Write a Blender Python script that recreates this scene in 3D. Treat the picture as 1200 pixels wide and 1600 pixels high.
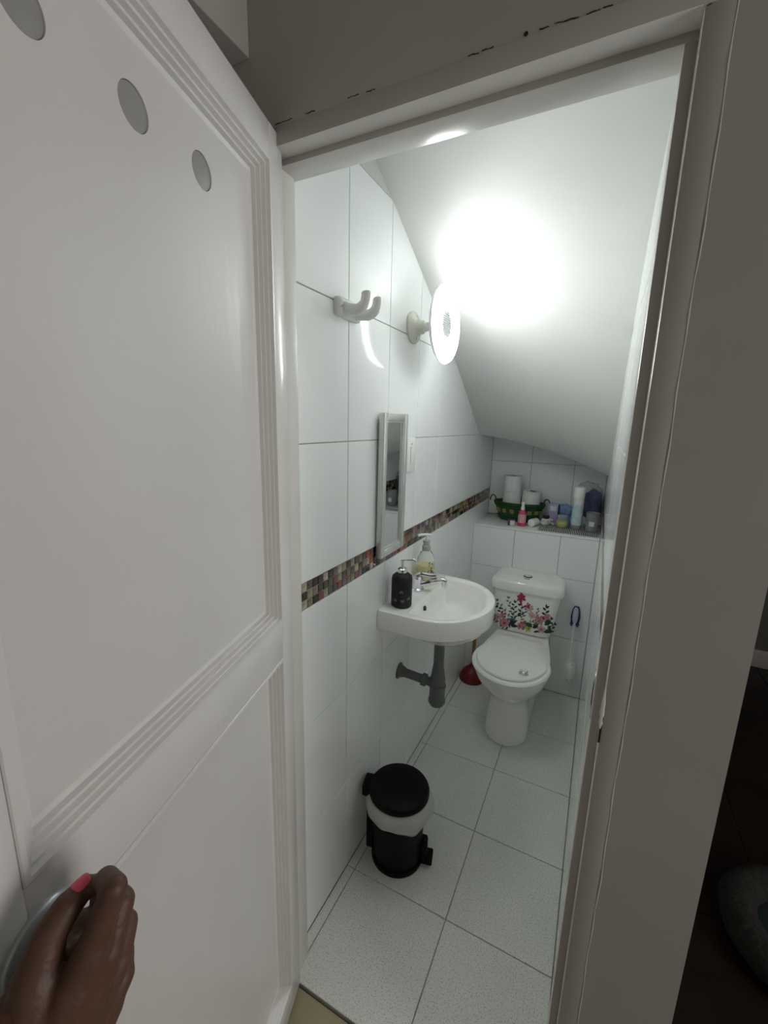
import bpy, bmesh, math, random
import numpy as np
from mathutils import Vector, Matrix, noise

for o in list(bpy.data.objects):
    bpy.data.objects.remove(o)
sc = bpy.context.scene
COL = sc.collection
rnd = random.Random(7)
PI = math.pi

# ------------------------------------------------------------------ camera
CAM = Vector((0.63559, -1.03566, 1.52696))
FPX = 669.33
M_R = Vector((0.891773, 0.451880, 0.023364))      # right
M_D = Vector((0.113222, -0.172854, -0.978418))    # down
M_F = Vector((-0.438089, 0.875172, -0.205309))    # forward
cd = bpy.data.cameras.new('camera')
cam = bpy.data.objects.new('camera', cd)
COL.objects.link(cam)
cd.sensor_fit = 'HORIZONTAL'
cd.sensor_width = 36.0
cd.lens = FPX / 1200.0 * 36.0
cd.clip_start = 0.02
cam.matrix_world = Matrix(((M_R.x, -M_D.x, -M_F.x, CAM.x), (M_R.y, -M_D.y, -M_F.y, CAM.y),
                           (M_R.z, -M_D.z, -M_F.z, CAM.z), (0, 0, 0, 1)))
sc.camera = cam

# ------------------------------------------------------------------ world, added daylight, exposure
w = bpy.data.worlds.new('world')
sc.world = w
w.use_nodes = True
w.node_tree.nodes['Background'].inputs[0].default_value = (0.62, 0.66, 0.7, 1)
w.node_tree.nodes['Background'].inputs[1].default_value = 0.6
sc.view_settings.view_transform = 'Standard'
sc.view_settings.look = 'None'
sc.view_settings.gamma = 1.0
sc.view_settings.use_curve_mapping = False
sc.view_settings.exposure = 0.0
sc.cycles.max_bounces = 20
sc.cycles.diffuse_bounces = 12
sc.cycles.glossy_bounces = 8
sc.cycles.transmission_bounces = 10
# added daylight from an invented, unseen hall window (added_window_1 below)
WIN_X, WIN_Y0, WIN_Y1, WIN_Z0, WIN_Z1 = 3.0, -1.35, -0.10, 0.75, 2.15
ld = bpy.data.lights.new('added_window_light', 'AREA')
ld.shape = 'RECTANGLE'
ld.size = WIN_Z1 - WIN_Z0
ld.size_y = WIN_Y1 - WIN_Y0
ld.energy = 33.0
ld.color = (1.0, 0.965, 0.93)
lo = bpy.data.objects.new('added_window_light', ld)
COL.objects.link(lo)
lo.location = (WIN_X + 0.04, (WIN_Y0 + WIN_Y1) / 2, (WIN_Z0 + WIN_Z1) / 2)
lo.rotation_euler = (0, math.radians(90), 0)
LAMP_STRENGTH = 26.5

# ------------------------------------------------------------------ helpers
def un(px, py, ax, v):
    """point on the plane ax = v seen at pixel (px, py) of the 1200x1600 photograph"""
    d = M_R * ((px - 600) / FPX) + M_D * ((py - 800) / FPX) + M_F
    i = 'xyz'.index(ax)
    return CAM + d * ((v - CAM[i]) / d[i])

def at_depth(px, py, dep):
    return CAM + (M_R * ((px - 600) / FPX) + M_D * ((py - 800) / FPX) + M_F) * dep

def mat(name, col, rough=0.5, metal=0.0, var=0.04, scale=20.0, bump=0.0, bscale=60.0, coat=0.0,
        trans=0.0, alpha=1.0, emit=None, estr=0.0, spec=0.5, ior=1.45, sss=0.0, stretch=None):
    m = bpy.data.materials.new(name)
    m.use_nodes = True
    nt = m.node_tree
    b = nt.nodes['Principled BSDF']
    tc = nt.nodes.new('ShaderNodeTexCoord')
    src = tc.outputs['Object']
    if stretch:
        mp = nt.nodes.new('ShaderNodeMapping')
        mp.inputs['Scale'].default_value = stretch
        nt.links.new(src, mp.inputs['Vector'])
        src = mp.outputs['Vector']
    nz = nt.nodes.new('ShaderNodeTexNoise')
    nz.inputs['Scale'].default_value = scale
    nz.inputs['Detail'].default_value = 4
    nt.links.new(src, nz.inputs['Vector'])
    rp = nt.nodes.new('ShaderNodeValToRGB')
    c = Vector(col)
    rp.color_ramp.elements[0].position = 0.3
    rp.color_ramp.elements[1].position = 0.7
    rp.color_ramp.elements[0].color = (*(c * (1 - var)), 1)
    rp.color_ramp.elements[1].color = (*[min(1, x) for x in c * (1 + var)], 1)
    nt.links.new(nz.outputs['Fac'], rp.inputs['Fac'])
    nt.links.new(rp.outputs['Color'], b.inputs['Base Color'])
    b.inputs['Roughness'].default_value = rough
    b.inputs['Metallic'].default_value = metal
    b.inputs['Specular IOR Level'].default_value = spec
    b.inputs['IOR'].default_value = ior
    b.inputs['Coat Weight'].default_value = coat
    b.inputs['Coat Roughness'].default_value = 0.05
    b.inputs['Transmission Weight'].default_value = trans
    b.inputs['Alpha'].default_value = alpha
    if sss:
        b.inputs['Subsurface Weight'].default_value = sss
        b.inputs['Subsurface Radius'].default_value = (0.008, 0.004, 0.002)
    if emit:
        b.inputs['Emission Color'].default_value = (*emit, 1)
        b.inputs['Emission Strength'].default_value = estr
    if bump:
        n2 = nt.nodes.new('ShaderNodeTexNoise')
        n2.inputs['Scale'].default_value = bscale
        n2.inputs['Detail'].default_value = 3
        nt.links.new(src, n2.inputs['Vector'])
        bp = nt.nodes.new('ShaderNodeBump')
        bp.inputs['Strength'].default_value = bump
        bp.inputs['Distance'].default_value = 0.004
        nt.links.new(n2.outputs['Fac'], bp.inputs['Height'])
        nt.links.new(bp.outputs['Normal'], b.inputs['Normal'])
    return m

def speckle_mat(name, base, dark, rough):
    m = mat(name, base, rough, var=0.03, scale=6)
    nt = m.node_tree
    b = nt.nodes['Principled BSDF']
    tc = nt.nodes['Texture Coordinate']
    old = b.inputs['Base Color'].links[0].from_socket
    nz = nt.nodes.new('ShaderNodeTexNoise')
    nz.inputs['Scale'].default_value = 260
    nz.inputs['Detail'].default_value = 2
    nt.links.new(tc.outputs['Object'], nz.inputs['Vector'])
    rp = nt.nodes.new('ShaderNodeValToRGB')
    rp.color_ramp.elements[0].position = 0.36
    rp.color_ramp.elements[0].color = (1, 1, 1, 1)
    rp.color_ramp.elements[1].position = 0.46
    rp.color_ramp.elements[1].color = (0, 0, 0, 1)
    nt.links.new(nz.outputs['Fac'], rp.inputs['Fac'])
    mx = nt.nodes.new('ShaderNodeMix')
    mx.data_type = 'RGBA'
    nt.links.new(rp.outputs['Color'], mx.inputs['Factor'])
    nt.links.new(old, mx.inputs['A'])
    mx.inputs['B'].default_value = (*dark, 1)
    nt.links.new(mx.outputs['Result'], b.inputs['Base Color'])
    return m

MT = {}
MT['tile'] = mat('white glazed wall tile', (0.89, 0.91, 0.91), 0.10, var=0.012, scale=3, bump=0.02, bscale=9)
MT['ledge_tile'] = mat('white glazed ledge tile', (0.90, 0.92, 0.92), 0.14, var=0.012, scale=3)
MT['grout'] = mat('grey wall grout', (0.40, 0.40, 0.38), 0.9, var=0.1)
MT['mgrout'] = mat('pale mosaic grout', (0.55, 0.50, 0.42), 0.9, var=0.1)
MT['fgrout'] = mat('dark floor grout', (0.27, 0.27, 0.25), 0.9, var=0.15)
MT['floor_tile'] = speckle_mat('speckled off-white floor tile', (0.80, 0.81, 0.77), (0.52, 0.53, 0.50), 0.35)
MT['plaster'] = mat('white satin stair plaster', (0.63, 0.64, 0.625), 0.5, var=0.02, scale=5, bump=0.10, bscale=14, spec=0.12)
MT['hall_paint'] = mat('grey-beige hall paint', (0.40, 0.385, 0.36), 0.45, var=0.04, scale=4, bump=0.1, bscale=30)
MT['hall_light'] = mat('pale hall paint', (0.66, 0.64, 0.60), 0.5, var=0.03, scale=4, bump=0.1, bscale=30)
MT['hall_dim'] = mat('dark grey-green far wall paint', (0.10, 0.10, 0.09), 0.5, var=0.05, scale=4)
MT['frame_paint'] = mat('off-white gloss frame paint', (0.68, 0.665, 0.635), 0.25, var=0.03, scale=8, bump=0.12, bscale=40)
MT['door_paint'] = mat('off-white gloss door paint', (0.66, 0.645, 0.63), 0.22, var=0.025, scale=6, bump=0.10, bscale=45, stretch=(1, 1, 0.25))
MT['panel_paint'] = mat('off-white door panel paint', (0.62, 0.605, 0.59), 0.24, var=0.03, scale=5, bump=0.13, bscale=40, stretch=(1, 1, 0.3))
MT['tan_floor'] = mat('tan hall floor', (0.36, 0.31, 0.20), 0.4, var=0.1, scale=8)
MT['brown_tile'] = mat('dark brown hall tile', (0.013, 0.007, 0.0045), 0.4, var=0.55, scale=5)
MT['brown_grout'] = mat('brown grout', (0.035, 0.03, 0.026), 0.9)
MT['ceramic'] = mat('white vitreous china', (0.92, 0.92, 0.90), 0.08, var=0.01, coat=0.4)
MT['seat'] = mat('white plastic seat', (0.93, 0.93, 0.90), 0.22, var=0.01)
MT['chrome'] = mat('chrome', (0.80, 0.80, 0.82), 0.12, 1.0, var=0.02)
MT['steel'] = mat('brushed steel', (0.62, 0.65, 0.67), 0.28, 1.0, var=0.05)
MT['rosette'] = mat('satin aluminium rosette', (0.46, 0.50, 0.52), 0.3, 0.35, var=0.03)
MT['silver_frame'] = mat('silver mirror frame', (0.70, 0.70, 0.69), 0.32, 0.55, var=0.05)
MT['mirror'] = mat('mirror glass', (0.86, 0.88, 0.87), 0.015, 1.0, var=0.0)
MT['black'] = mat('black matte plastic', (0.0022, 0.0022, 0.0026), 0.5, var=0.1, spec=0.18)
MT['black_rub'] = mat('black rubberised bottle', (0.008, 0.008, 0.008), 0.55, var=0.1)
MT['grey_pvc'] = mat('grey pvc', (0.12, 0.13, 0.13), 0.4, var=0.08)
MT['white_pl'] = mat('white plastic', (0.88, 0.88, 0.86), 0.3, var=0.01)
MT['bag'] = mat('white bin liner', (0.62, 0.63, 0.61), 0.4, var=0.05, bump=0.3, bscale=40, trans=0.25)
MT['red_rub'] = mat('dark red rubber', (0.16, 0.008, 0.010), 0.4, var=0.1)
MT['wood'] = mat('wooden handle', (0.30, 0.16, 0.055), 0.55, var=0.25, scale=30, stretch=(1, 1, 0.1))
MT['skin'] = mat('dark brown skin', (0.100, 0.048, 0.029), 0.5, var=0.12, scale=45, bump=0.15, bscale=220, sss=0.08)
MT['nail'] = mat('pink nail polish', (0.62, 0.08, 0.13), 0.18, var=0.05)
MT['porcelain'] = mat('cream porcelain', (0.78, 0.78, 0.70), 0.15, var=0.01)
MT['lamp_ring'] = mat('lit lamp ring', (0.9, 0.95, 0.95), 0.4, emit=(0.965, 1.0, 0.985), estr=LAMP_STRENGTH)
MT['lamp_rim'] = mat('lit lamp rim diffuser', (0.9, 0.95, 0.95), 0.4, emit=(0.965, 1.0, 0.985), estr=LAMP_STRENGTH * 2.3)
MT['lamp_core'] = mat('lamp honeycomb core', (0.30, 0.31, 0.31), 0.35, var=0.05, emit=(0.965, 1.0, 0.985), estr=0.12)

def link(o):
    COL.objects.link(o)
    return o

def obj(name, me, m=None, parent=None, smooth=False, mats=None):
    if isinstance(me, bmesh.types.BMesh):
        bm = me
        me = bpy.data.meshes.new(name)
        bmesh.ops.recalc_face_normals(bm, faces=bm.faces)
        bm.to_mesh(me)
        bm.free()
    if smooth:
        for p in me.polygons:
            p.use_smooth = True
        if smooth != 'all':
            me.set_sharp_from_angle(angle=math.radians(40))
    for mm in (mats or ([m] if m else [])):
        if len(me.materials) < len(mats or [m]):
            me.materials.append(MT[mm] if isinstance(mm, str) else mm)
    o = link(bpy.data.objects.new(name, me))
    if parent:
        o.parent = parent
    return o

def tag(o, label=None, cat=None, group=None, kind=None):
    if label: o['label'] = label
    if cat: o['category'] = cat
    if group: o['group'] = group
    if kind: o['kind'] = kind
    return o

def empty(name, loc=(0, 0, 0), label=None, cat=None, group=None, kind=None, rz=0.0):
    o = link(bpy.data.objects.new(name, None))
    o.empty_display_size = 0.05
    o.location = loc
    o.rotation_euler = (0, 0, rz)
    return tag(o, label, cat, group, kind)

def bm_box(bm, lo_, hi_, bev=0.0, seg=2):
    lo_, hi_ = Vector(lo_), Vector(hi_)
    r = bmesh.ops.create_cube(bm, size=1.0)
    vs = r['verts']
    for v in vs:
        v.co = Vector([lo_[i] + (v.co[i] + 0.5) * (hi_[i] - lo_[i]) for i in range(3)])
    if bev:
        es = list({e for v in vs for e in v.link_edges})
        bmesh.ops.bevel(bm, geom=es, offset=bev, segments=seg, profile=0.5, affect='EDGES')
    return bm

def box(name, lo_, hi_, m, parent=None, bev=0.0, seg=2):
    return obj(name, bm_box(bmesh.new(), lo_, hi_, bev, seg), m, parent, smooth=bool(bev))

def bm_loft(bm, rings, cap0=True, cap1=True, closed=True):
    vr = [[bm.verts.new(p) for p in r] for r in rings]
    n = len(rings[0])
    for a, b in zip(vr, vr[1:]):
        for i in range(n if closed else n - 1):
            j = (i + 1) % n
            bm.faces.new((a[i], a[j], b[j], b[i]))
    if cap0: bm.faces.new(vr[0][::-1])
    if cap1: bm.faces.new(vr[-1])
    return bm

def bm_lathe(bm, prof, seg=32, origin=(0, 0, 0), axis=(0, 0, 1), cap0=True, cap1=True):
    ax = Vector(axis).normalized()
    t = Vector((1, 0, 0)) if abs(ax.x) < 0.9 else Vector((0, 1, 0))
    a = ax.cross(t).normalized()
    b = ax.cross(a)
    o = Vector(origin)
    rings = [[o + ax * h + (a * math.cos(2 * PI * i / seg) + b * math.sin(2 * PI * i / seg)) * max(r, 1e-5)
              for i in range(seg)] for r, h in prof]
    return bm_loft(bm, rings, cap0, cap1)

def lathe(name, prof, m, parent=None, seg=32, origin=(0, 0, 0), axis=(0, 0, 1), cap0=True, cap1=True):
    return obj(name, bm_lathe(bmesh.new(), prof, seg, origin, axis, cap0, cap1), m, parent, smooth=True)

def bm_tube(bm, pts, rad, seg=12, caps=True):
    pts = [Vector(p) for p in pts]
    n = len(pts)
    rads = rad if isinstance(rad, (list, tuple)) else [rad] * n
    rings = []
    up = None
    for i in range(n):
        d = (pts[min(i + 1, n - 1)] - pts[max(i - 1, 0)]).normalized()
        if up is None:
            t = Vector((0, 0, 1)) if abs(d.z) < 0.9 else Vector((1, 0, 0))
            up = (t - d * t.dot(d)).normalized()
        else:
            up = (up - d * up.dot(d)).normalized()
        s = d.cross(up)
        rings.append([pts[i] + (up * math.cos(2 * PI * k / seg) + s * math.sin(2 * PI * k / seg)) * rads[i] for k in range(seg)])
    return bm_loft(bm, rings, caps, caps)

def tube(name, pts, rad, m, parent=None, seg=12):
    return obj(name, bm_tube(bmesh.new(), pts, rad, seg), m, parent, smooth=True)

def spline(ctrl, n=8):
    c = [Vector(p) for p in ctrl]
    c = [c[0] * 2 - c[1]] + c + [c[-1] * 2 - c[-2]]
    out = []
    for i in range(1, len(c) - 2):
        p0, p1, p2, p3 = c[i - 1:i + 3]
        for k in range(n):
            t = k / n
            out.append(0.5 * ((2 * p1) + (p2 - p0) * t + (2 * p0 - 5 * p1 + 4 * p2 - p3) * t * t + (3 * p1 - p0 - 3 * p2 + p3) * t ** 3))
    out.append(c[-2])
    return out

def prism(bm, pts, off):
    """closed prism: polygon pts moved along off"""
    off = Vector(off)
    a = [bm.verts.new(Vector(p)) for p in pts]
    b = [bm.verts.new(Vector(p) + off) for p in pts]
    n = len(pts)
    bm.faces.new(a[::-1])
    bm.faces.new(b)
    for i in range(n):
        j = (i + 1) % n
        bm.faces.new((a[i], a[j], b[j], b[i]))

# ------------------------------------------------------------------ dimensions of the washroom
W, YF, YS, YB, ZS = 0.679, -0.262, 1.434, 1.79, 0.95
TW, TH, MB = 0.2472, 0.35, 0.0715
TG = 0.0026           # joint width
TT = 0.008            # tile thickness
ROWS = [(0, TH), (TH, 2 * TH), (2 * TH, 3 * TH), (3 * TH + MB, 4 * TH + MB), (4 * TH + MB, 5 * TH + MB), (5 * TH + MB, 6 * TH + MB)]
lf = np.polyfit([0.137, 0.253, 0.573, 0.977, 1.441], [2.215, 2.168, 1.999, 1.764, 1.466], 2)
rf = np.polyfit([-0.26, 0.10, 0.43, 0.62, 0.81, 0.97, 1.2, 1.441], [2.13, 2.045, 1.95, 1.845, 1.70, 1.57, 1.40, 1.276], 4)
ceil_l = lambda y: float(np.polyval(lf, y))
ceil_r = lambda y: float(np.polyval(rf, y))
def ceil_z(x, y):
    s = x / W
    return ceil_l(y) * (1 - s) + ceil_r(y) * s + 0.032 * 4 * s * (1 - s)

# ------------------------------------------------------------------ floor of the washroom
fl = tag(box('floor', (-0.003, -0.327, -0.02), (W + 0.003, YS + 0.002, -0.0035), 'fgrout'),
         'washroom floor of speckled off-white square tiles with dark joints', 'floor', kind='structure')
xs = [0.0, 0.031, 0.363, W]
ys = [-0.327 + 0.338 * k for k in range(6)]
ys[-1] = YS
tile_cache = {}
def tile_mesh(key, du, dv, U, V, N, m, t=TT, bev=0.0012):
    """bevelled tile, corner at origin, face toward N"""
    if key in tile_cache:
        return tile_cache[key]
    bm = bmesh.new()
    U, V, N = Vector(U), Vector(V), Vector(N)
    q = lambda e, h: [U * e + V * e + N * h, U * (du - e) + V * e + N * h, U * (du - e) + V * (dv - e) + N * h, U * e + V * (dv - e) + N * h]
    bm_loft(bm, [q(0, -t), q(0, -bev), q(bev, 0)])
    bmesh.ops.recalc_face_normals(bm, faces=bm.faces)
    me = bpy.data.meshes.new('tile')
    bm.to_mesh(me)
    bm.free()
    me.materials.append(MT[m])
    tile_cache[key] = me
    return me
for i in range(3):
    for j in range(len(ys) - 1):
        du, dv = xs[i + 1] - xs[i] - TG, ys[j + 1] - ys[j] - TG
        me = tile_mesh(('f', round(du, 4), round(dv, 4)), du, dv, (1, 0, 0), (0, 1, 0), (0, 0, 1), 'floor_tile')
        o = obj('floor_tile', me, None, fl)
        o.location = (xs[i] + TG / 2, ys[j] + TG / 2, 0)

# ------------------------------------------------------------------ tiled walls
def tiled(parent, org, U, V, N, us, rows, m='tile', top=None):
    org, U, V, N = Vector(org), Vector(U), Vector(V), Vector(N)
    for a, b in zip(us, us[1:]):
        for (c, d) in rows:
            u0, u1, v0, v1 = a + TG / 2, b - TG / 2, c + TG / 2, d - TG / 2
            if u1 - u0 < 0.004:
                continue
            if top and min(top(u0), top(u1)) < v1:
                if max(top(u0), top(u1)) < v0 + 0.004:
                    continue
                n = 6
                pts = []
                for k in range(n + 1):
                    u = u0 + (u1 - u0) * k / n
                    pts.append((u, min(v1, top(u))))
                pts = [(u, v) for u, v in pts if v > v0 + 0.001]
                poly = [(pts[0][0], v0), (pts[-1][0], v0)] + pts[::-1]
                bm = bmesh.new()
                prism(bm, [org + U * u + V * v - N * TT for u, v in poly], N * TT)
                obj('tile', bm, m, parent)
                continue
            key = (tuple(U), tuple(N), round(u1 - u0, 4), round(v1 - v0, 4), m)
            me = tile_mesh(key, u1 - u0, v1 - v0, U, V, N, m)
            o = obj('tile', me, None, parent)
            o.location = org + U * u0 + V * v0

CHIPS = [((0.30, 0.26, 0.17), 5), ((0.22, 0.19, 0.12), 4), ((0.035, 0.020, 0.014), 4), ((0.020, 0.022, 0.014), 3),
         ((0.36, 0.085, 0.030), 2), ((0.20, 0.055, 0.045), 3), ((0.15, 0.10, 0.13), 3), ((0.10, 0.085, 0.09), 2),
         ((0.42, 0.36, 0.28), 3), ((0.065, 0.06, 0.035), 3), ((0.24, 0.13, 0.07), 2)]
chip_m = [mat('glass mosaic %d' % i, c, 0.12, var=0.35, scale=90, coat=0.3) for i, (c, _) in enumerate(CHIPS)]
chip_pool = [i for i, (_, n) in enumerate(CHIPS) for _ in range(n)]

# left wall
wl = tag(box('wall_left', (-0.12, YF - 0.02, -0.02), (-0.004, YB, 6 * TH + MB), 'grout'),
         'left washroom wall of tall white glazed tiles with a mosaic band', 'wall', kind='structure')
ucols = [YF - 0.01] + [k * TW for k in range(-1, 8)]
ucols[-1] = YB
tiled(wl, (0, 0, 0), (0, 1, 0), (0, 0, 1), (1, 0, 0), ucols, ROWS, top=lambda u: ceil_l(u) + 0.004 if u < YS else 1.62)
box('plaster', (-0.12, YF - 0.02, 6 * TH + MB), (-0.0005, YB, 2.5), 'plaster', wl)
box('mosaic_bed', (-0.008, YF - 0.01, 3 * TH + 0.001), (-0.0022, YB, 3 * TH + MB - 0.001), 'mgrout', wl)
CH = MB / 3
chip_me = []
for i, cm in enumerate(chip_m):
    k = ('chip', i)
    me = tile_mesh(k, CH - 0.0018, CH - 0.0018, (0, 1, 0), (0, 0, 1), (1, 0, 0), 'tile', t=0.006, bev=0.001)
    me.materials.clear(); me.materials.append(cm)
    chip_me.append(me)
nc = int((YB - (YF - 0.005)) / CH)
for c in range(nc):
    for r in range(3):
        o = obj('mosaic_chip', chip_me[rnd.choice(chip_pool)], None, wl)
        o.location = (0.0004 * rnd.random(), YF - 0.005 + c * CH + 0.0009, 3 * TH + r * CH + 0.0009)

# right wall
wr = tag(box('wall_right', (W + 0.004, YF, -0.02), (0.846, 2.42, 2.5), 'grout'),
         'right washroom wall of white glazed tiles, seen nearly edge-on', 'wall', kind='structure')
tiled(wr, (W, 0, 0), (0, 1, 0), (0, 0, 1), (-1, 0, 0), ucols[1:], ROWS, top=lambda u: ceil_r(u) + 0.004 if u < YS else 1.62)
box('mosaic_bed', (W + 0.0022, YF, 3 * TH + 0.001), (W + 0.008, YB, 3 * TH + MB - 0.001), 'mgrout', wr)
bm = bmesh.new()
for c in range(nc - 1):
    for r in range(3):
        y0, z0 = YF + c * CH, 3 * TH + r * CH
        n0 = len(bm.faces)
        bm_box(bm, (W, y0 + 0.0009, z0 + 0.0009), (W + 0.006, y0 + CH - 0.0009, z0 + CH - 0.0009))
        mi = rnd.choice(chip_pool)
        bm.faces.ensure_lookup_table()
        for f in bm.faces[n0:]:
            f.material_index = mi
tag(obj('mosaic_band', bm, None, wr, mats=chip_m), kind='stuff')
box('side_plaster', (0.8462, YF - 0.0, -0.02), (0.852, 2.42, 2.5), 'hall_paint', wr)

# tiled ledge behind the toilet and the wall above it
lg = tag(box('wall_ledge', (0.001, YS + 0.004, -0.02), (W - 0.001, YB - 0.002, ZS - 0.012), 'grout'),
         'waist-high white tiled ledge behind the toilet', 'ledge', kind='structure')
tiled(lg, (0, YS, 0), (1, 0, 0), (0, 0, 1), (0, -1, 0), [0, 0.242, 0.487, W], [(0, TH), (TH, 2 * TH), (2 * TH, ZS - 0.0125)], m='ledge_tile')
box('top_slab', (0.001, YS - 0.006, ZS - 0.012), (W - 0.001, YB - 0.001, ZS), 'ledge_tile', lg, bev=0.003)
wb = tag(box('wall_back', (-0.12, YB + 0.004, -0.02), (W + 0.1, YB + 0.1, 2.5), 'grout'),
         'white tiled back wall of the niche above the ledge', 'wall', kind='structure')
tiled(wb, (0, YB, ZS), (1, 0, 0), (0, 0, 1), (0, -1, 0), [0, 0.25, 0.5, W], [(0, TH), (TH, 2 * TH)], m='ledge_tile')

# stair underside
bm = bmesh.new()
NX, NY = 14, 26
gv = [[None] * (NY + 1) for _ in range(NX + 1)]
gt = [[None] * (NY + 1) for _ in range(NX + 1)]
for i in range(NX + 1):
    for j in range(NY + 1):
        x = -0.0004 + (W + 0.0008) * i / NX
        y = YF + (YS + 0.006 - YF) * j / NY
        z = ceil_z(min(max(x, 0), W), y)
        if j == NY: z += 0.004
        gv[i][j] = bm.verts.new((x, y, z))
        gt[i][j] = bm.verts.new((x, y, z + 0.07))
for i in range(NX):
    for j in range(NY):
        bm.faces.new((gv[i][j], gv[i + 1][j], gv[i + 1][j + 1], gv[i][j + 1]))
        bm.faces.new((gt[i][j], gt[i][j + 1], gt[i + 1][j + 1], gt[i + 1][j]))
for i in range(NX):
    bm.faces.new((gv[i][0], gt[i][0], gt[i + 1][0], gv[i + 1][0]))
    bm.faces.new((gv[i][NY], gv[i + 1][NY], gt[i + 1][NY], gt[i][NY]))
for j in range(NY):
    bm.faces.new((gv[0][j], gv[0][j + 1], gt[0][j + 1], gt[0][j]))
    bm.faces.new((gv[NX][j], gt[NX][j], gt[NX][j + 1], gv[NX][j + 1]))
tag(obj('ceiling', bm, 'plaster', None, smooth=True),
    'sloping white plaster underside of the stairs above the washroom', 'ceiling', kind='structure')
tag(box('ceiling_niche', (0.0, YS + 0.01, 1.62), (W, YB + 0.003, 1.68), 'plaster'),
    'plaster lid of the niche over the ledge', 'ceiling', kind='structure')

# ------------------------------------------------------------------ hall: front wall, door frame, floor
YO = -0.345
bm = bmesh.new()
bm_box(bm, (0.7132, YO, -0.02), (0.846, YF, 2.5))
bm_box(bm, (-0.9, YO, 2.0302), (0.7132, YF, 2.5))
bm_box(bm, (-0.9, YO, -0.02), (-0.02, YF - 0.021, 2.032))
wf = tag(obj('wall_front', bm, 'hall_paint'), 'grey-beige painted hall wall around the washroom doorway', 'wall', kind='structure')

box('inner_plaster', (0.0, YF, 2.032), (W, YF + 0.004, 2.36), 'plaster', wf)
tr = empty('trim_1', (0, 0, 0), 'off-white painted door frame with rounded stop and paint chips', 'door frame', kind='structure')
def shaded_frame_box(name, a, b, bev):
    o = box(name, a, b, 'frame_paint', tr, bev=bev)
    o.data.materials.append(MT['hall_paint'])  # darker colour for hall-facing faces: their shade is put into the frame
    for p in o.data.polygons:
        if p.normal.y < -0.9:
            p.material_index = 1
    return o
shaded_frame_box('jamb', (0.683, YO - 0.001, -0.012), (0.7138, YF, 2.0), 0.0015)
shaded_frame_box('jamb', (-0.02, YO - 0.001, -0.012), (0.018, -0.31, 2.0), 0.003)
shaded_frame_box('head', (-0.02, YO - 0.001, 2.0), (0.7138, YF, 2.031), 0.0015)
shaded_frame_box('stop', (0.6690, -0.311, -0.002), (0.6835, -0.256, 1.991), 0.002)
box('stop', (0.0005, -0.312, -0.002), (0.038, -0.266, 1.991), 'frame_paint', tr, bev=0.004)
shaded_frame_box('stop', (0.0005, -0.311, 1.989), (0.6835, -0.257, 2.0005), 0.002)
# paint bead along the joint of frame and wall, cracks in the joint above
pts = [(0.7145 + 0.0006 * math.sin(k * 1.7) + 0.0008 * math.sin(k * 0.61), YO - 0.0008, 0.02 + k * 0.033) for k in range(61)]
tube('paint_bead', pts, [0.0007 + 0.0003 * math.sin(k * 2.3) for k in range(61)], 'frame_paint', tr, seg=6)
MT['crack'] = mat('dark crack', (0.02, 0.018, 0.016), 0.9)
for a, b in [((430, 195), (456, 185)), ((477, 178), (492, 172)), ((543, 153), (560, 147)), ((572, 144), (586, 139)), ((732, 87), (748, 82)),
             ((753, 79), (771, 73)), ((843, 46), (858, 41)), ((866, 37), (905, 26)), ((916, 22), (938, 14)), ((942, 12), (958, 7)), ((1105, 9), (1140, -4))]:
    A, B = un(*a, 'y', YO - 0.0005), un(*b, 'y', YO - 0.0005)
    n = 6
    pt = [A.lerp(B, k / n) + Vector((0, 0, rnd.uniform(-0.0006, 0.0006))) for k in range(n + 1)]
    tube('crack', pt, [rnd.uniform(0.0003, 0.0009) for _ in pt], 'crack', tr, seg=5)
c = un(822, 53, 'y', YO)
lathe('chip', [(0.003, -0.0006), (0.0028, 0.0006)], 'crack', tr, seg=9, origin=c, axis=(0, -1, 0))
# strike recess on the right jamb
box('strike_plate', (0.6675, -0.306, 1.045), (0.6695, -0.278, 1.125), 'steel', tr, bev=0.001)
box('strike_slot', (0.6668, -0.299, 1.065), (0.6680, -0.286, 1.105), 'crack', tr)
box('strike_scar', (0.6815, YO - 0.0018, 1.035), (0.6845, YO + 0.001, 1.085), 'crack', tr)
bm = bmesh.new()
bm_tube(bm, [(0.682, YO - 0.001, 1.06 + 0.009 * k) for k in range(9)], [0.0012, 0.003, 0.0022, 0.0035, 0.0026, 0.003, 0.002, 0.0016, 0.0006], 7)
obj('filler_patch', bm, 'plaster', tr, smooth=True)

# hall floor
fh = tag(box('floor_hall', (-0.9, -2.2, -0.05), (3.0, 2.42, -0.016), 'brown_grout'),
         'hall floor, tan at the doorway and dark brown tiles beyond', 'floor', kind='structure')
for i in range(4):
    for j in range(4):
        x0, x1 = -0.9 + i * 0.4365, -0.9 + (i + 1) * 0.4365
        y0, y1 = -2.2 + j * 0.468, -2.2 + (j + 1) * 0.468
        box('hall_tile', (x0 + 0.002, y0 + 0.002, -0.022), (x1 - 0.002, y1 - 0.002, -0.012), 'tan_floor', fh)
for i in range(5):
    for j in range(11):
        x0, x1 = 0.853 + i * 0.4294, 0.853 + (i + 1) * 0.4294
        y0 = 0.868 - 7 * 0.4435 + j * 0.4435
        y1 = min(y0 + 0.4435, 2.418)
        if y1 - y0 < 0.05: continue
        box('hall_tile', (x0 + 0.003, y0 + 0.003, -0.022), (x1 - 0.003, y1 - 0.003, -0.012), 'brown_tile', fh)
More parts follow.
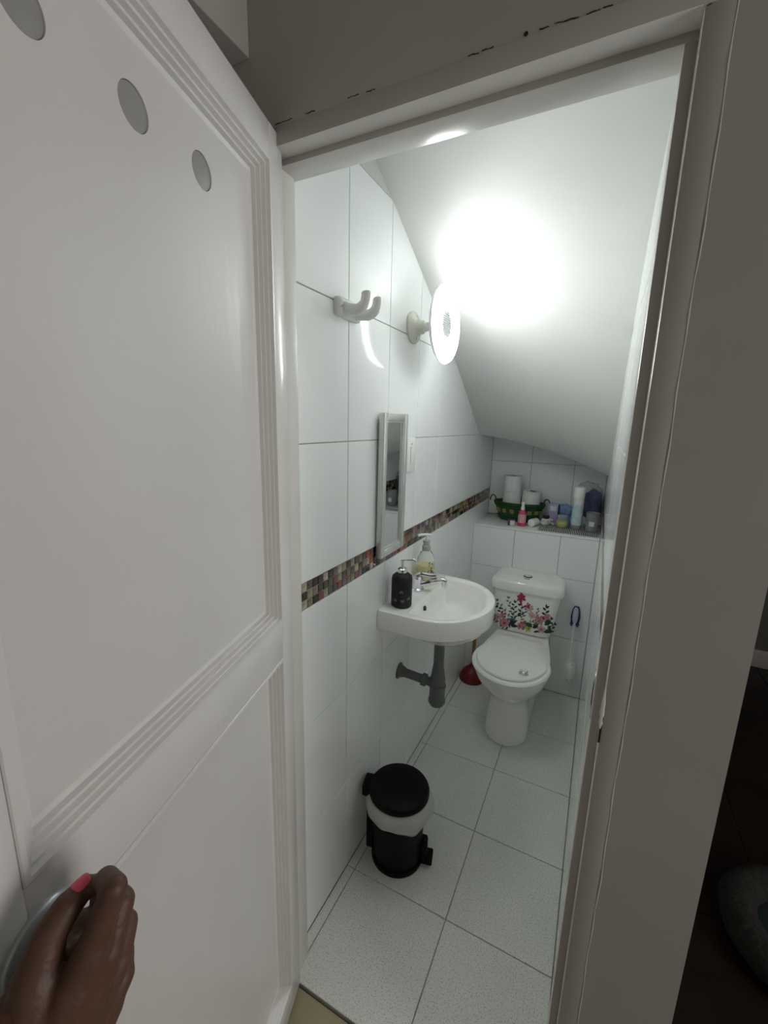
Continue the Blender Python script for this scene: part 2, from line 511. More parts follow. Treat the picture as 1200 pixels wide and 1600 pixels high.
# rest of the hall
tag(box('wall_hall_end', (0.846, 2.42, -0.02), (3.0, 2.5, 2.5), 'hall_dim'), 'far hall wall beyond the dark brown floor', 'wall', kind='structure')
tag(box('baseboard_hall_end', (0.853, 2.402, -0.012), (2.99, 2.42, 0.11), 'hall_paint', bev=0.003), 'pale baseboard at the far end of the dark hall', 'baseboard', kind='structure')
tag(box('wall_hall_rear', (-0.98, -2.28, -0.02), (3.0, -2.2, 2.5), 'hall_light'), 'hall wall behind the camera', 'wall', kind='structure')
tag(box('wall_hall_left', (-0.98, -2.2, -0.02), (-0.9, YF, 2.5), 'hall_light'), 'hall wall on the hinge side of the door', 'wall', kind='structure')
bm = bmesh.new()
bm_box(bm, (3.0, -2.28, -0.02), (3.1, WIN_Y0, 2.5))
bm_box(bm, (3.0, WIN_Y1, -0.02), (3.1, 2.5, 2.5))
bm_box(bm, (3.0, WIN_Y0, -0.02), (3.1, WIN_Y1, WIN_Z0))
bm_box(bm, (3.0, WIN_Y0, WIN_Z1), (3.1, WIN_Y1, 2.5))
tag(obj('wall_hall_right', bm, 'hall_paint'), 'hall wall with the added daylight window', 'wall', kind='structure')
wn = empty('added_window_1', (3.0, WIN_Y0, WIN_Z0), 'added hall window, out of view, bringing in soft daylight', 'window', kind='structure')
for a, b in [((3.0, WIN_Y0, WIN_Z0), (3.03, WIN_Y1, WIN_Z0 + 0.05)), ((3.0, WIN_Y0, WIN_Z1 - 0.05), (3.03, WIN_Y1, WIN_Z1)),
             ((3.0, WIN_Y0, WIN_Z0), (3.03, WIN_Y0 + 0.05, WIN_Z1)), ((3.0, WIN_Y1 - 0.05, WIN_Z0), (3.03, WIN_Y1, WIN_Z1)),
             ((3.005, (WIN_Y0 + WIN_Y1) / 2 - 0.02, WIN_Z0 + 0.05), (3.028, (WIN_Y0 + WIN_Y1) / 2 + 0.02, WIN_Z1 - 0.05))]:
    o = box('added_window_bar', a, b, 'frame_paint', wn)
    o.location = -Vector(wn.location)
tag(box('ceiling_hall', (-0.98, -2.28, 2.5), (3.1, 2.5, 2.58), 'hall_paint'), 'hall ceiling', 'ceiling', kind='structure')
tag(box('trim_2', (-0.5, -1.7, 2.147), (0.004, YO, 2.499), 'hall_paint', bev=0.002), 'boxed-in stair beam above the open door', 'beam', kind='structure')

# ------------------------------------------------------------------ the door leaf (opens into the hall)
TH_D = math.radians(15.5)
door = empty('door_1', (0.055, -0.325, 0.0), 'open off-white panelled door with round grey vent discs near its top', 'door', kind='structure', rz=-(PI / 2 - TH_D))
DW, DT = 0.645, 0.040
U0, U1 = 0.052, 0.600       # panel openings
ZB0, ZB1, ZT0, ZT1 = 0.078, 1.022, 1.108, 1.966
dbox = lambda n, u0, u1, z0, z1, bev=0.002: box(n, (u0, -DT, z0), (u1, 0, z1), 'door_paint', door, bev=bev)
dbox('stile', 0, U0, 0.0, 2.022)
dbox('stile', U1, DW, 0.0, 2.022)
dbox('rail', U0 - 0.001, U1 + 0.001, ZT1, 2.022)
dbox('rail', U0 - 0.001, U1 + 0.001, ZB1, ZT0)
dbox('rail', U0 - 0.001, U1 + 0.001, 0.0, ZB0)
PROF = [(0, 0.0), (0.001, 0.0022), (0.006, 0.0022), (0.0075, -0.0045), (0.0125, -0.0035), (0.014, -0.0105), (0.019, -0.0095), (0.0205, -0.0165),
        (0.0255, -0.0155), (0.027, -0.0225), (0.0335, -0.0245), (0.0335, -0.034), (0, -0.034)]
def mould(c0, c1, inward):
    """mitred moulding strip; c0, c1 corners (u, z); inward = unit vector in (u, z)"""
    d = Vector((c1[0] - c0[0], c1[1] - c0[1])).normalized()
    r = []
    for c, s in ((c0, 1), (c1, -1)):
        r.append([Vector((c[0] + inward[0] * a + d.x * s * a, n, c[1] + inward[1] * a + d.y * s * a)) for a, n in PROF])
    obj('moulding', bm_loft(bmesh.new(), r), 'door_paint', door)
for z0, z1 in ((ZT0, ZT1), (ZB0, ZB1)):
    mould((U0, z0), (U1, z0), (0, 1))
    mould((U1, z1), (U0, z1), (0, -1))
    mould((U0, z1), (U0, z0), (1, 0))
    mould((U1, z0), (U1, z1), (-1, 0))
box('panel', (U0, -0.032, ZB0), (U1, -0.0245, ZB1), 'panel_paint', door)
# upper panel with round vent holes
HOLES = [(0.218 + 0.1265 * k, 1.866, 0.0230) for k in range(3)]
bm = bmesh.new()
zc0, zc1 = 1.80, 1.93
def panel_rect(u0, u1, z0, z1):
    bm_box(bm, (u0, -0.030, z0), (u1, -0.0245, z1))
panel_rect(U0, U1, ZT0, zc0)
panel_rect(U0, U1, zc1, ZT1)
edges = [U0] + [HOLES[0][0] - 0.0632 + 0.1265 * k for k in range(4)] + [U1]
panel_rect(edges[0], edges[1], zc0, zc1)
panel_rect(edges[4], edges[5], zc0, zc1)
for k, (hu, hz, hr) in enumerate(HOLES):
    a0, a1 = edges[k + 1], edges[k + 2]
    n = 40
    inn, out = [], []
    for i in range(n):
        t = 2 * PI * (i + 0.5) / n
        cx, sz = math.cos(t), math.sin(t)
        inn.append((hu + hr * cx, hz + hr * sz))
        ks = []
        if cx > 1e-6: ks.append((a1 - hu) / cx)
        if cx < -1e-6: ks.append((a0 - hu) / cx)
        if sz > 1e-6: ks.append((zc1 - hz) / sz)
        if sz < -1e-6: ks.append((zc0 - hz) / sz)
        kk = min(ks)
        out.append((hu + kk * cx, hz + kk * sz))
    for n_ in (-0.030, -0.0245):
        va = [bm.verts.new((u, n_, z)) for u, z in inn]
        vb = [bm.verts.new((u, n_, z)) for u, z in out]
        for i in range(n):
            j = (i + 1) % n
            f = (va[i], va[j], vb[j], vb[i])
            bm.faces.new(f if n_ > -0.027 else f[::-1])
        # square the corners
        for (cu, cz) in ((a0, zc0), (a1, zc0), (a1, zc1), (a0, zc1)):
            near = sorted(range(n), key=lambda i: (out[i][0] - cu) ** 2 + (out[i][1] - cz) ** 2)[:2]
            if all((out[i][0] - cu) ** 2 + (out[i][1] - cz) ** 2 > 1e-9 for i in near):
                bm.faces.new((vb[near[0]], vb[near[1]], bm.verts.new((cu, n_, cz))))
        if n_ < -0.027: back = va
        else:
            for i in range(n):
                j = (i + 1) % n
                bm.faces.new((va[i], va[j], back[j], back[i]))
obj('panel', bm, 'panel_paint', door)
MT['vent'] = mat('grey vent disc', (0.30, 0.295, 0.285), 0.3, var=0.05, scale=30)
for hu, hz, hr in HOLES:
    lathe('vent_disc', [(hr - 0.0006, -0.0295), (hr - 0.0006, -0.0262), (hr - 0.0020, -0.0258), (0.001, -0.0258)], 'vent', door, seg=40, origin=(hu, 0, hz), axis=(0, 1, 0))
# knob with large rosette
kp = Vector((0.592, 0, 1.035))
lathe('rosette', [(0.0405, 0.0), (0.0405, 0.003), (0.038, 0.006), (0.030, 0.008), (0.022, 0.009)], 'rosette', door, seg=48, origin=kp, axis=(0, 1, 0))
lathe('knob', [(0.012, 0.008), (0.011, 0.025), (0.016, 0.032), (0.025, 0.040), (0.0275, 0.050), (0.025, 0.060), (0.015, 0.066), (0.001, 0.068)], 'steel', door, seg=40, origin=kp, axis=(0, 1, 0))

# ------------------------------------------------------------------ toilet
TX = 0.357
def egg(cx, hw, yf, yb, z, n=48, back_hw=None, pw=2.0):
    """outline: rounded front at yf, straighter back at yb"""
    pts = []
    ym = yf + min((yb - yf) * 0.5, hw * 1.15)
    bh = back_hw if back_hw is not None else hw
    m = n // 2
    for i in range(m + 1):                       # front arc, left to right
        t = PI * i / m
        pts.append((cx - hw * math.copysign(abs(math.cos(t)) ** (2 / pw), math.cos(t)), ym - (ym - yf) * math.sin(t) ** (2 / pw), z))
    k = n - m - 1
    side = k // 3
    for i in range(1, side + 1):
        s = i / side
        e = 3 * s * s - 2 * s ** 3
        pts.append((cx + hw + (bh - hw) * e, ym + (yb - ym) * s, z))
    mid = k - 2 * side
    for i in range(1, mid + 1):
        s = i / (mid + 1)
        pts.append((cx + bh - 2 * bh * s, yb, z))
    for i in range(side):
        s = 1 - i / side
        e = 3 * s * s - 2 * s ** 3
        pts.append((cx - hw - (bh - hw) * e, ym + (yb - ym) * s, z))
    return pts
toilet = empty('toilet', (0, 0, 0), 'white two-piece toilet with floral decal on its tank', 'toilet')
R_ = [(0.098, 0.858, 1.26, 0.0), (0.104, 0.850, 1.26, 0.004), (0.106, 0.848, 1.26, 0.03), (0.102, 0.858, 1.25, 0.08), (0.094, 0.872, 1.24, 0.14),
      (0.089, 0.880, 1.23, 0.19), (0.094, 0.872, 1.23, 0.225), (0.118, 0.838, 1.26, 0.255), (0.145, 0.800, 1.30, 0.29), (0.165, 0.768, 1.35, 0.33),
      (0.175, 0.750, 1.39, 0.365), (0.178, 0.745, 1.40, 0.385), (0.174, 0.750, 1.40, 0.394)]
rings = []
for hw, yf, yb, z in R_:
    rings.append(egg(TX, hw, yf, yb, z, back_hw=min(hw, 0.125)))
obj('bowl', bm_loft(bmesh.new(), rings), 'ceramic', toilet, smooth=True)
sr = [(0.176, 0.732, 1.165, 0.3945), (0.182, 0.722, 1.168, 0.399), (0.183, 0.720, 1.168, 0.407), (0.178, 0.726, 1.165, 0.4135)]
obj('seat', bm_loft(bmesh.new(), [egg(TX, a, b, c, z, back_hw=0.120) for a, b, c, z in sr]), 'seat', toilet, smooth=True)
sr = [(0.158, 0.752, 1.166, 0.4138), (0.163, 0.745, 1.168, 0.419), (0.161, 0.748, 1.167, 0.426), (0.152, 0.760, 1.160, 0.430), (0.12, 0.82, 1.12, 0.4315), (0.05, 0.92, 1.05, 0.432)]
lid = obj('seat_lid', bm_loft(bmesh.new(), [egg(TX, a, b, c, z, back_hw=a * 0.67) for a, b, c, z in sr]), 'seat', toilet, smooth=True)
for s in (-1, 1):
    lathe('hinge', [(0.011, -0.02), (0.011, 0.02)], 'seat', toilet, seg=16, origin=(TX + s * 0.075, 1.178, 0.412), axis=(1, 0, 0))
# small metal grip ornament on the lid
e0 = un(818, 1053, 'z', 0.4312)
orn = obj('lid_grip', bm_lathe(bmesh.new(), [(0.020, 0.0), (0.021, 0.002), (0.016, 0.005), (0.006, 0.007), (0.001, 0.0075)], 20, e0, (0, 0, 1)), 'chrome', lid, smooth=True)
for k in range(3):
    a = 0.6 + k * 2 * PI / 3
    p0 = e0 + Vector((0, 0, 0.006))
    tube('grip_petal', [p0, p0 + Vector((math.cos(a) * 0.012, math.sin(a) * 0.012, 0.006)), p0 + Vector((math.cos(a) * 0.022, math.sin(a) * 0.022, 0.003))], [0.003, 0.005, 0.001], 'chrome', lid, seg=8)
# tank
def rrect(x0, x1, y0, y1, z, r, n=8):
    pts = []
    for cx, cy, a0 in ((x1 - r, y0 + r, -PI / 2), (x1 - r, y1 - r, 0), (x0 + r, y1 - r, PI / 2), (x0 + r, y0 + r, PI)):
        for k in range(n + 1):
            a = a0 + PI / 2 * k / n
            pts.append((cx + r * math.cos(a), cy + r * math.sin(a), z))
    return pts
def tank_dims(z):
    s = (z - 0.395) / 0.25
    return 0.203 - 0.027 * s, 0.500 + 0.034 * s, 1.262 - 0.018 * s
rings = []
for z, ins in ((0.3945, 0.02), (0.400, 0.008), (0.41, 0.001), (0.44, 0), (0.50, 0), (0.58, 0), (0.62, 0), (0.645, 0)):
    a, b, c = tank_dims(z)
    rings.append(rrect(a + ins, b - ins, c + ins, 1.431, z, 0.045))
tank = obj('tank', bm_loft(bmesh.new(), rings), 'ceramic', toilet, smooth=True)
rings = []
for z, e in ((0.6455, -0.004), (0.650, 0.004), (0.660, 0.006), (0.690, 0.004), (0.703, -0.004), (0.711, -0.016), (0.715, -0.034), (0.7165, -0.06)):
    rings.append(rrect(0.170 - e, 0.540 + e, 1.235 - e, 1.4315, z, 0.05 if e > -0.03 else 0.03))
tl = obj('tank_lid', bm_loft(bmesh.new(), rings), 'ceramic', toilet, smooth=True)
MT['btn'] = mat('grey push button', (0.22, 0.23, 0.23), 0.25, 0.7)
bc = Vector((0.351, 1.315, 0.7165))
bt = lathe('flush_button', [(0.024, 0.0), (0.024, 0.002), (0.022, 0.0035), (0.001, 0.004)], 'btn', tl, seg=28, origin=bc)
lathe('button_ring', [(0.0, 0.0), (0.0145, 0.004), (0.0165, 0.0045), (0.0145, 0.005), (0.0, 0.0045)], 'chrome', tl, seg=28, origin=bc)
box('maker_mark', (bc.x - 0.014, bc.y - 0.045, 0.7160), (bc.x + 0.014, bc.y - 0.038, 0.7170), 'btn', tl)
# floral decal printed on the tank front
def tank_y(x, z):
    a, b, c = tank_dims(z)
    r = 0.045
    dx = max(a + r - x, x - (b - r), 0)
    return c + r - math.sqrt(max(r * r - min(dx, r * 0.98) ** 2, 0))
def dec(px, py):
    q = un(740 + px / 7.5, 870 + py / 7.5, 'y', 1.25)
    for _ in range(3):
        q = un(740 + px / 7.5, 870 + py / 7.5, 'y', tank_y(q.x, q.z))
    return q
DC = {'magenta': (0.40, 0.025, 0.11), 'pink': (0.55, 0.24, 0.25), 'blush': (0.62, 0.42, 0.40), 'dark': (0.020, 0.030, 0.030), 'slate': (0.12, 0.15, 0.15),
      'green': (0.030, 0.085, 0.050), 'olive': (0.16, 0.17, 0.06), 'lime': (0.50, 0.52, 0.22), 'mauve': (0.30, 0.17, 0.22), 'brown': (0.30, 0.15, 0.10)}
for k, v in DC.items():
    MT['d_' + k] = mat('decal ' + k, v, 0.2, var=0.3, scale=120)
dk = list(DC)
bm = bmesh.new()
dlay = [0]
def leaf(px, py, ang, ln, wd, col):
    """flat leaf, base at crop pixel (px, py), ang in degrees (0 = right, 90 = up)"""
    dlay[0] += 1
    lift = 0.0009 + 0.000004 * dlay[0]
    a = math.radians(ang)
    dx, dy = math.cos(a), -math.sin(a)
    prof = [(0, 0.05), (0.25, 0.8), (0.5, 1.0), (0.75, 0.7), (1, 0.03)]
    L, Rr = [], []
    for t, ww in prof:
        for s, lst in ((1, L), (-1, Rr)):
            q = dec(px + dx * ln * t - dy * s * wd * ww * 0.5, py + dy * ln * t + dx * s * wd * ww * 0.5)
            q.y -= lift
            lst.append(bm.verts.new(q))
    for i in range(4):
        f = bm.faces.new((L[i], L[i + 1], Rr[i + 1], Rr[i]))
        f.material_index = dk.index(col)
def flower(px, py, r, col, n=5, core='olive', rot=0):
    for k in range(n):
        leaf(px, py, rot + 360 * k / n, r, r * 0.75, col)
    for k in range(4):
        leaf(px, py, rot + 30 + 90 * k, r * 0.35, r * 0.3, core)
def sprig(px, py, ang, ln, n, col, size=34):
    a = math.radians(ang)
    leaf(px, py, ang, ln, 6, 'slate')
    for k in range(n):
        t = (k + 1) / n
        x, y = px + math.cos(a) * ln * t, py - math.sin(a) * ln * t
        leaf(x, y, ang + (48 if k % 2 else -48) + rnd.uniform(-12, 12), size * (1.1 - 0.35 * t), size * 0.42, col)
    leaf(px + math.cos(a) * ln, py - math.sin(a) * ln, ang, size * 0.8, size * 0.35, col)
for args in [(480, 770, 105, 290, 9, 'slate', 44), (470, 790, 125, 330, 9, 'slate', 46), (470, 800, 88, 260, 9, 'green', 52), (400, 800, 118, 240, 8, 'dark', 48),
             (560, 720, 92, 150, 4, 'dark', 56), (330, 790, 135, 140, 6, 'slate', 46), (255, 790, 100, 120, 6, 'mauve', 46), (540, 760, 62, 150, 6, 'slate', 44),
             (830, 790, 84, 190, 7, 'dark', 62), (860, 850, 70, 120, 5, 'green', 54), (640, 720, 70, 130, 6, 'blush', 40), (720, 760, 75, 140, 6, 'mauve', 38),
             (240, 780, 118, 110, 5, 'slate', 40), (600, 830, 40, 110, 5, 'olive', 44), (450, 830, 170, 110, 5, 'dark', 52), (880, 900, 60, 120, 5, 'green', 52)]:
    sprig(*args)
for args in [(360, 775, 62, 'pink', 6, 'magenta', 10), (285, 700, 48, 'blush', 5, 'mauve', 20), (335, 690, 40, 'pink', 5, 'mauve', 5), (590, 800, 62, 'brown', 6, 'pink', 15),
             (770, 745, 64, 'pink', 6, 'mauve', 0), (690, 690, 46, 'blush', 5, 'pink', 25), (790, 850, 56, 'blush', 5, 'brown', 12), (860, 705, 44, 'pink', 5, 'brown', 30),
             (640, 840, 46, 'lime', 5, 'olive', 18), (540, 810, 44, 'pink', 5, 'magenta', 40), (450, 745, 46, 'slate', 5, 'dark', 8), (730, 800, 40, 'olive', 5, 'green', 22),
             (650, 600, 52, 'blush', 5, 'lime', 12)]:
    flower(*args)
for args in [(410, 790, 20, 100, 46, 'dark'), (430, 800, 350, 90, 40, 'dark'), (690, 820, 150, 95, 52, 'green'), (690, 830, 20, 70, 44, 'dark'), (830, 800, 35, 95, 54, 'green'),
             (820, 880, 10, 100, 50, 'green'), (700, 880, 8, 70, 26, 'dark'), (900, 900, 100, 90, 44, 'green'), (230, 760, 100, 60, 24, 'dark'), (520, 700, 60, 60, 36, 'dark')]:
    leaf(*args)
for k, (a, l) in enumerate([(90, 78), (30, 58), (150, 62), (205, 60), (335, 62), (260, 66), (60, 52), (120, 54)]):
    leaf(560, 485, a, l, 34, 'magenta')
leaf(560, 500, 275, 120, 10, 'magenta')
for a in (20, 70, 200, 320):
    leaf(625, 572, a, 46, 28, 'pink' if a == 70 else 'magenta')
obj('floral_decal', bm, None, tank, mats=['d_' + k for k in dk])

# ------------------------------------------------------------------ wall-hung basin
SZ = 0.888
sink = empty('wash_basin', (0, 0, 0), 'white ceramic wall-hung wash basin with rounded front', 'sink')
SC = Vector((0.17, 0.428))
def d_out(x0, x1, y0, y1, xs_, n=40, r=0.012):
    """D outline polygon: straight back at x0, straight sides to xs_, elliptic front to x1"""
    pts = [(x0, y1), (x0, y0)]
    for k in range(n + 1):
        t = -PI / 2 + PI * k / n
        pts.append((xs_ + (x1 - xs_) * math.cos(t) ** 0.9 if 0 < k < n else xs_, (y0 + y1) / 2 + (y1 - y0) / 2 * math.sin(t)))
    return pts
def ray_ring(poly, z, cen=Vector((0.195, 0.428)), n=112):
    out = []
    m = len(poly)
    for i in range(n):
        a = 2 * PI * (i + 0.5) / n
        d = (math.cos(a), math.sin(a))
        best = None
        for k in range(m):
            (ax, ay), (bx, by) = poly[k], poly[(k + 1) % m]
            ex, ey = bx - ax, by - ay
            den = d[0] * ey - d[1] * ex
            if abs(den) < 1e-12: continue
            t = ((ax - cen[0]) * ey - (ay - cen[1]) * ex) / den
            s = ((ax - cen[0]) * d[1] - (ay - cen[1]) * d[0]) / den
            if t > 0 and -1e-6 <= s <= 1 + 1e-6 and (best is None or t < best): best = t
        out.append(Vector((cen[0] + d[0] * best, cen[1] + d[1] * best, z)))
    return out
OUT = lambda e=0.0: d_out(0.0008, 0.352 + e, 0.197 - e, 0.658 + e, 0.135)
INN = lambda s=1.0: [(SC.x + 0.025 + (x - SC.x - 0.025) * s, SC.y + (y - SC.y) * s) for x, y in d_out(0.105, 0.322, 0.232, 0.624, 0.165)]
def back_drop(ring, amt):            # the bowl's back is lower next to the tap ledge
    return ring
rings = []
# underside first
def scaled(poly, s, sx=None):
    return [(max(0.0008, 0.10 + (x - 0.10) * s), SC.y + (y - SC.y) * s) for x, y in poly]
rings.append(ray_ring([(SC.x + 0.035 * math.cos(t), SC.y + 0.035 * math.sin(t)) for t in [2 * PI * k / 24 for k in range(24)]], 0.742))
rings.append(ray_ring([(SC.x + 0.01 + 0.10 * math.cos(t), SC.y + 0.13 * math.sin(t)) for t in [2 * PI * k / 24 for k in range(24)]], 0.752))
rings.append(ray_ring([(SC.x + 0.01 + 0.145 * math.cos(t), SC.y + 0.18 * math.sin(t)) for t in [2 * PI * k / 24 for k in range(24)]], 0.785))
rings.append(ray_ring(scaled(OUT(-0.012), 0.985), 0.812))
rings.append(ray_ring(OUT(-0.002), 0.818))
rings.append(ray_ring(OUT(0.0), 0.824))
rings.append(ray_ring(OUT(0.0), SZ - 0.008))
rings.append(ray_ring(OUT(-0.002), SZ - 0.002))
rings.append(ray_ring(OUT(-0.006), SZ))
rings.append(ray_ring(INN(1.03), SZ - 0.0015))
rings.append(ray_ring(INN(0.985), SZ - 0.008))
rings.append(ray_ring(INN(0.93), SZ - 0.04))
rings.append(ray_ring(INN(0.82), SZ - 0.085))
rings.append(ray_ring(INN(0.62), SZ - 0.112))
rings.append(ray_ring(INN(0.30), SZ - 0.122))
rings.append(ray_ring(INN(0.11), SZ - 0.125))
obj('basin', bm_loft(bmesh.new(), rings), 'ceramic', sink, smooth=True)
dr = Vector((SC.x + 0.025, SC.y, SZ - 0.1245))
lathe('drain_ring', [(0.022, 0), (0.023, 0.002), (0.019, 0.003), (0.015, 0.0012), (0.001, 0.001)], 'chrome', sink, seg=24, origin=dr)
ov = un(664, 935, 'x', 0.112)
MT['hole'] = mat('dark opening', (0.02, 0.02, 0.02), 0.6)
ov = Vector((0.1135, ov.y, SZ - 0.035))
lathe('overflow_hole', [(0.009, -0.004), (0.009, 0.0025), (0.001, 0.003)], 'hole', sink, seg=20, origin=ov, axis=(1, 0, 0.3))
# tap
fa = Vector((0.048, 0.445, SZ))
tap = lathe('tap', [(0.026, 0.0), (0.026, 0.004), (0.021, 0.008), (0.020, 0.040), (0.022, 0.046), (0.018, 0.054), (0.001, 0.057)], 'chrome', sink, seg=28, origin=fa)
sp = spline([fa + Vector((0.008, 0, 0.022)), fa + Vector((0.05, 0.006, 0.036)), fa + Vector((0.092, 0.012, 0.049)), fa + Vector((0.108, 0.014, 0.047))], 6)
tube('spout', sp, [0.013] * 8 + [0.0115] * (len(sp) - 8), 'chrome', tap, seg=14)
lathe('aerator', [(0.0105, 0.0), (0.0105, 0.022), (0.008, 0.024)], 'chrome', tap, seg=18, origin=fa + Vector((0.104, 0.0135, 0.048)), axis=(0.12, 0, -1))
hp = spline([fa + Vector((-0.004, 0, 0.056)), fa + Vector((0.018, 0.004, 0.064)), fa + Vector((0.05, 0.008, 0.062)), fa + Vector((0.074, 0.011, 0.066))], 5)
tube('lever', hp, [0.008 + 0.003 * (k / len(hp)) for k in range(len(hp))], 'chrome', tap, seg=12)
# waste pipe
pipe = empty('drain_trap', (0, 0, 0), 'grey plastic trap pipe running from under the basin into the wall', 'pipe')
px, py = 0.157, 0.432
lathe('tailpiece', [(0.027, 0.745), (0.027, 0.722), (0.021, 0.705), (0.0205, 0.60), (0.026, 0.56), (0.030, 0.54), (0.030, 0.515)], 'grey_pvc', pipe, seg=28, origin=(px, py, 0))
lathe('trap_cup', [(0.033, 0.515), (0.034, 0.505), (0.031, 0.50), (0.031, 0.455), (0.034, 0.45), (0.034, 0.437), (0.026, 0.424), (0.001, 0.422)], 'grey_pvc', pipe, seg=28, origin=(px, py, 0))
p0, p1 = Vector((0.0, 0.405, 0.541)), Vector((px, py, 0.512))
dv = (p1 - p0)
tube('outlet_pipe', [p0 + dv * 0.04, p0 + dv * 0.12, p0 + dv * 0.3, p0 + dv], [0.020, 0.0185, 0.0175, 0.0175], 'grey_pvc', pipe, seg=20)
lathe('union_nut', [(0.018, -0.012), (0.025, -0.010), (0.025, 0.010), (0.018, 0.012)], 'grey_pvc', pipe, seg=10, origin=p0 + dv * 0.66, axis=dv)
lathe('wall_flange', [(0.033, 0.0008), (0.033, 0.004), (0.026, 0.009), (0.021, 0.022), (0.0185, 0.026)], 'grey_pvc', pipe, seg=28, origin=p0, axis=(1, 0.1, -0.1))
vl = empty('supply_valve', (0, 0, 0), 'small metal water valve on the wall under the basin', 'valve')
v0 = Vector((0.0, 0.50, 0.685))
lathe('valve_body', [(0.016, 0.0008), (0.016, 0.003), (0.009, 0.005), (0.009, 0.045), (0.012, 0.048), (0.012, 0.062), (0.004, 0.064)], 'chrome', vl, seg=18, origin=v0, axis=(1, 0, 0))
lathe('valve_knob', [(0.010, 0.0), (0.013, 0.004), (0.013, 0.014), (0.008, 0.018)], 'chrome', vl, seg=8, origin=v0 + Vector((0.05, -0.01, 0)), axis=(0, -1, 0))
tube('supply_hose', spline([v0 + Vector((0.05, 0, 0.01)), v0 + Vector((0.055, -0.02, 0.06)), Vector((0.06, 0.485, 0.735)), Vector((0.06, 0.48, 0.742))], 6), 0.005, 'chrome', vl, seg=8)

# ------------------------------------------------------------------ soap dispensers on the basin
s1 = Vector((0.056, 0.278, SZ + 0.0005))
sb = empty('soap_dispenser', s1, 'black soap dispenser with heart windows and chrome pump on the basin', 'soap dispenser')
lathe('bottle', [(0.033, 0.0), (0.0365, 0.003), (0.037, 0.010), (0.037, 0.100), (0.0345, 0.110), (0.026, 0.118), (0.017, 0.120)], 'black_rub', sb, seg=40)
lathe('collar', [(0.0165, 0.119), (0.0175, 0.122), (0.0175, 0.136), (0.013, 0.139), (0.006, 0.140)], 'chrome', sb, seg=28)
tube('pump_stem', [(0, 0, 0.138), (0, 0, 0.165)], 0.0055, 'chrome', sb)
tube('pump_spout', spline([(-0.006, -0.002, 0.167), (0.012, 0.003, 0.170), (0.036, 0.010, 0.172), (0.046, 0.013, 0.167)], 4), 0.0042, 'chrome', sb, seg=10)
MT['heart'] = mat('grey heart window', (0.11, 0.115, 0.115), 0.35, var=0.2)
def heart(cx_ang, cz, size, up):
    bm = bmesh.new()
    ring = []
    for k in range(22):
        t = 2 * PI * k / 22
        hx = 16 * math.sin(t) ** 3 / 17
        hz = (13 * math.cos(t) - 5 * math.cos(2 * t) - 2 * math.cos(3 * t) - math.cos(4 * t)) / 17
        a = cx_ang + hx * size / 0.037
        rr = 0.0374
        ring.append(bm.verts.new((rr * math.cos(a), rr * math.sin(a), cz + hz * size * up)))
    bm.faces.new(ring)
    obj('heart_window', bm, 'heart', sb)
fa0 = math.atan2(CAM.y - s1.y, CAM.x - s1.x)
for da, cz, sz, up in ((-0.02, 0.062, 0.008, -1), (-0.62, 0.030, 0.0075, -1), (0.10, 0.028, 0.0085, 1), (0.72, 0.036, 0.0075, -1)):
    heart(fa0 + da, cz, sz, up)
s2 = Vector((0.048, 0.528, SZ + 0.0005))
sb2 = empty('soap_dispenser', s2, 'clear soap bottle half full of yellow liquid with white pump', 'soap dispenser')
MT['clear'] = mat('clear bottle plastic', (0.97, 0.98, 0.96), 0.05, var=0.0, trans=0.97, ior=1.12)
MT['yellow_liq'] = mat('yellow liquid soap', (0.88, 0.82, 0.45), 0.25, var=0.03)
prof = [(0.030, 0.0), (0.036, 0.004), (0.037, 0.02), (0.037, 0.085), (0.034, 0.105), (0.024, 0.128), (0.016, 0.136), (0.0155, 0.142)]
lathe('bottle', prof, 'clear', sb2, seg=36, cap1=False)
lathe('liquid', [(0.028, 0.002), (0.034, 0.006), (0.035, 0.02), (0.035, 0.078), (0.001, 0.079)], 'yellow_liq', sb2, seg=36)
MT['grey_cap'] = mat('grey-clear pump collar', (0.42, 0.43, 0.43), 0.3)
lathe('collar', [(0.0175, 0.137), (0.0175, 0.156), (0.013, 0.159), (0.012, 0.168), (0.014, 0.170), (0.014, 0.178), (0.006, 0.180)], 'grey_cap', sb2, seg=26)
tube('pump_stem', [(0, 0, 0.176), (0, 0, 0.198)], 0.005, 'white_pl', sb2)
tube('pump_spout', spline([(0.012, 0.008, 0.199), (0, 0, 0.202), (-0.018, -0.022, 0.203), (-0.026, -0.032, 0.200)], 4), 0.0052, 'white_pl', sb2, seg=10)
bm = bmesh.new()
MT['lab'] = mat('dark green label print', (0.05, 0.075, 0.045), 0.4, var=0.3, scale=90)
fa2 = math.atan2(CAM.y - s2.y, CAM.x - s2.x)
for k in range(26):
    a = fa2 + rnd.uniform(0.25, 1.15)
    z = rnd.uniform(0.035, 0.095)
    th = rnd.uniform(0, PI)
    l, wd = rnd.uniform(0.004, 0.008), 0.0016
    rr = 0.0374
    vs = []
    for du, dvv in ((-l, 0), (0, -wd), (l, 0), (0, wd)):
        uu = du * math.cos(th) - dvv * math.sin(th)
        vv = du * math.sin(th) + dvv * math.cos(th)
        vs.append(bm.verts.new((rr * math.cos(a + uu / rr), rr * math.sin(a + uu / rr), z + vv)))
    bm.faces.new(vs)
obj('leaf_print', bm, 'lab', sb2)

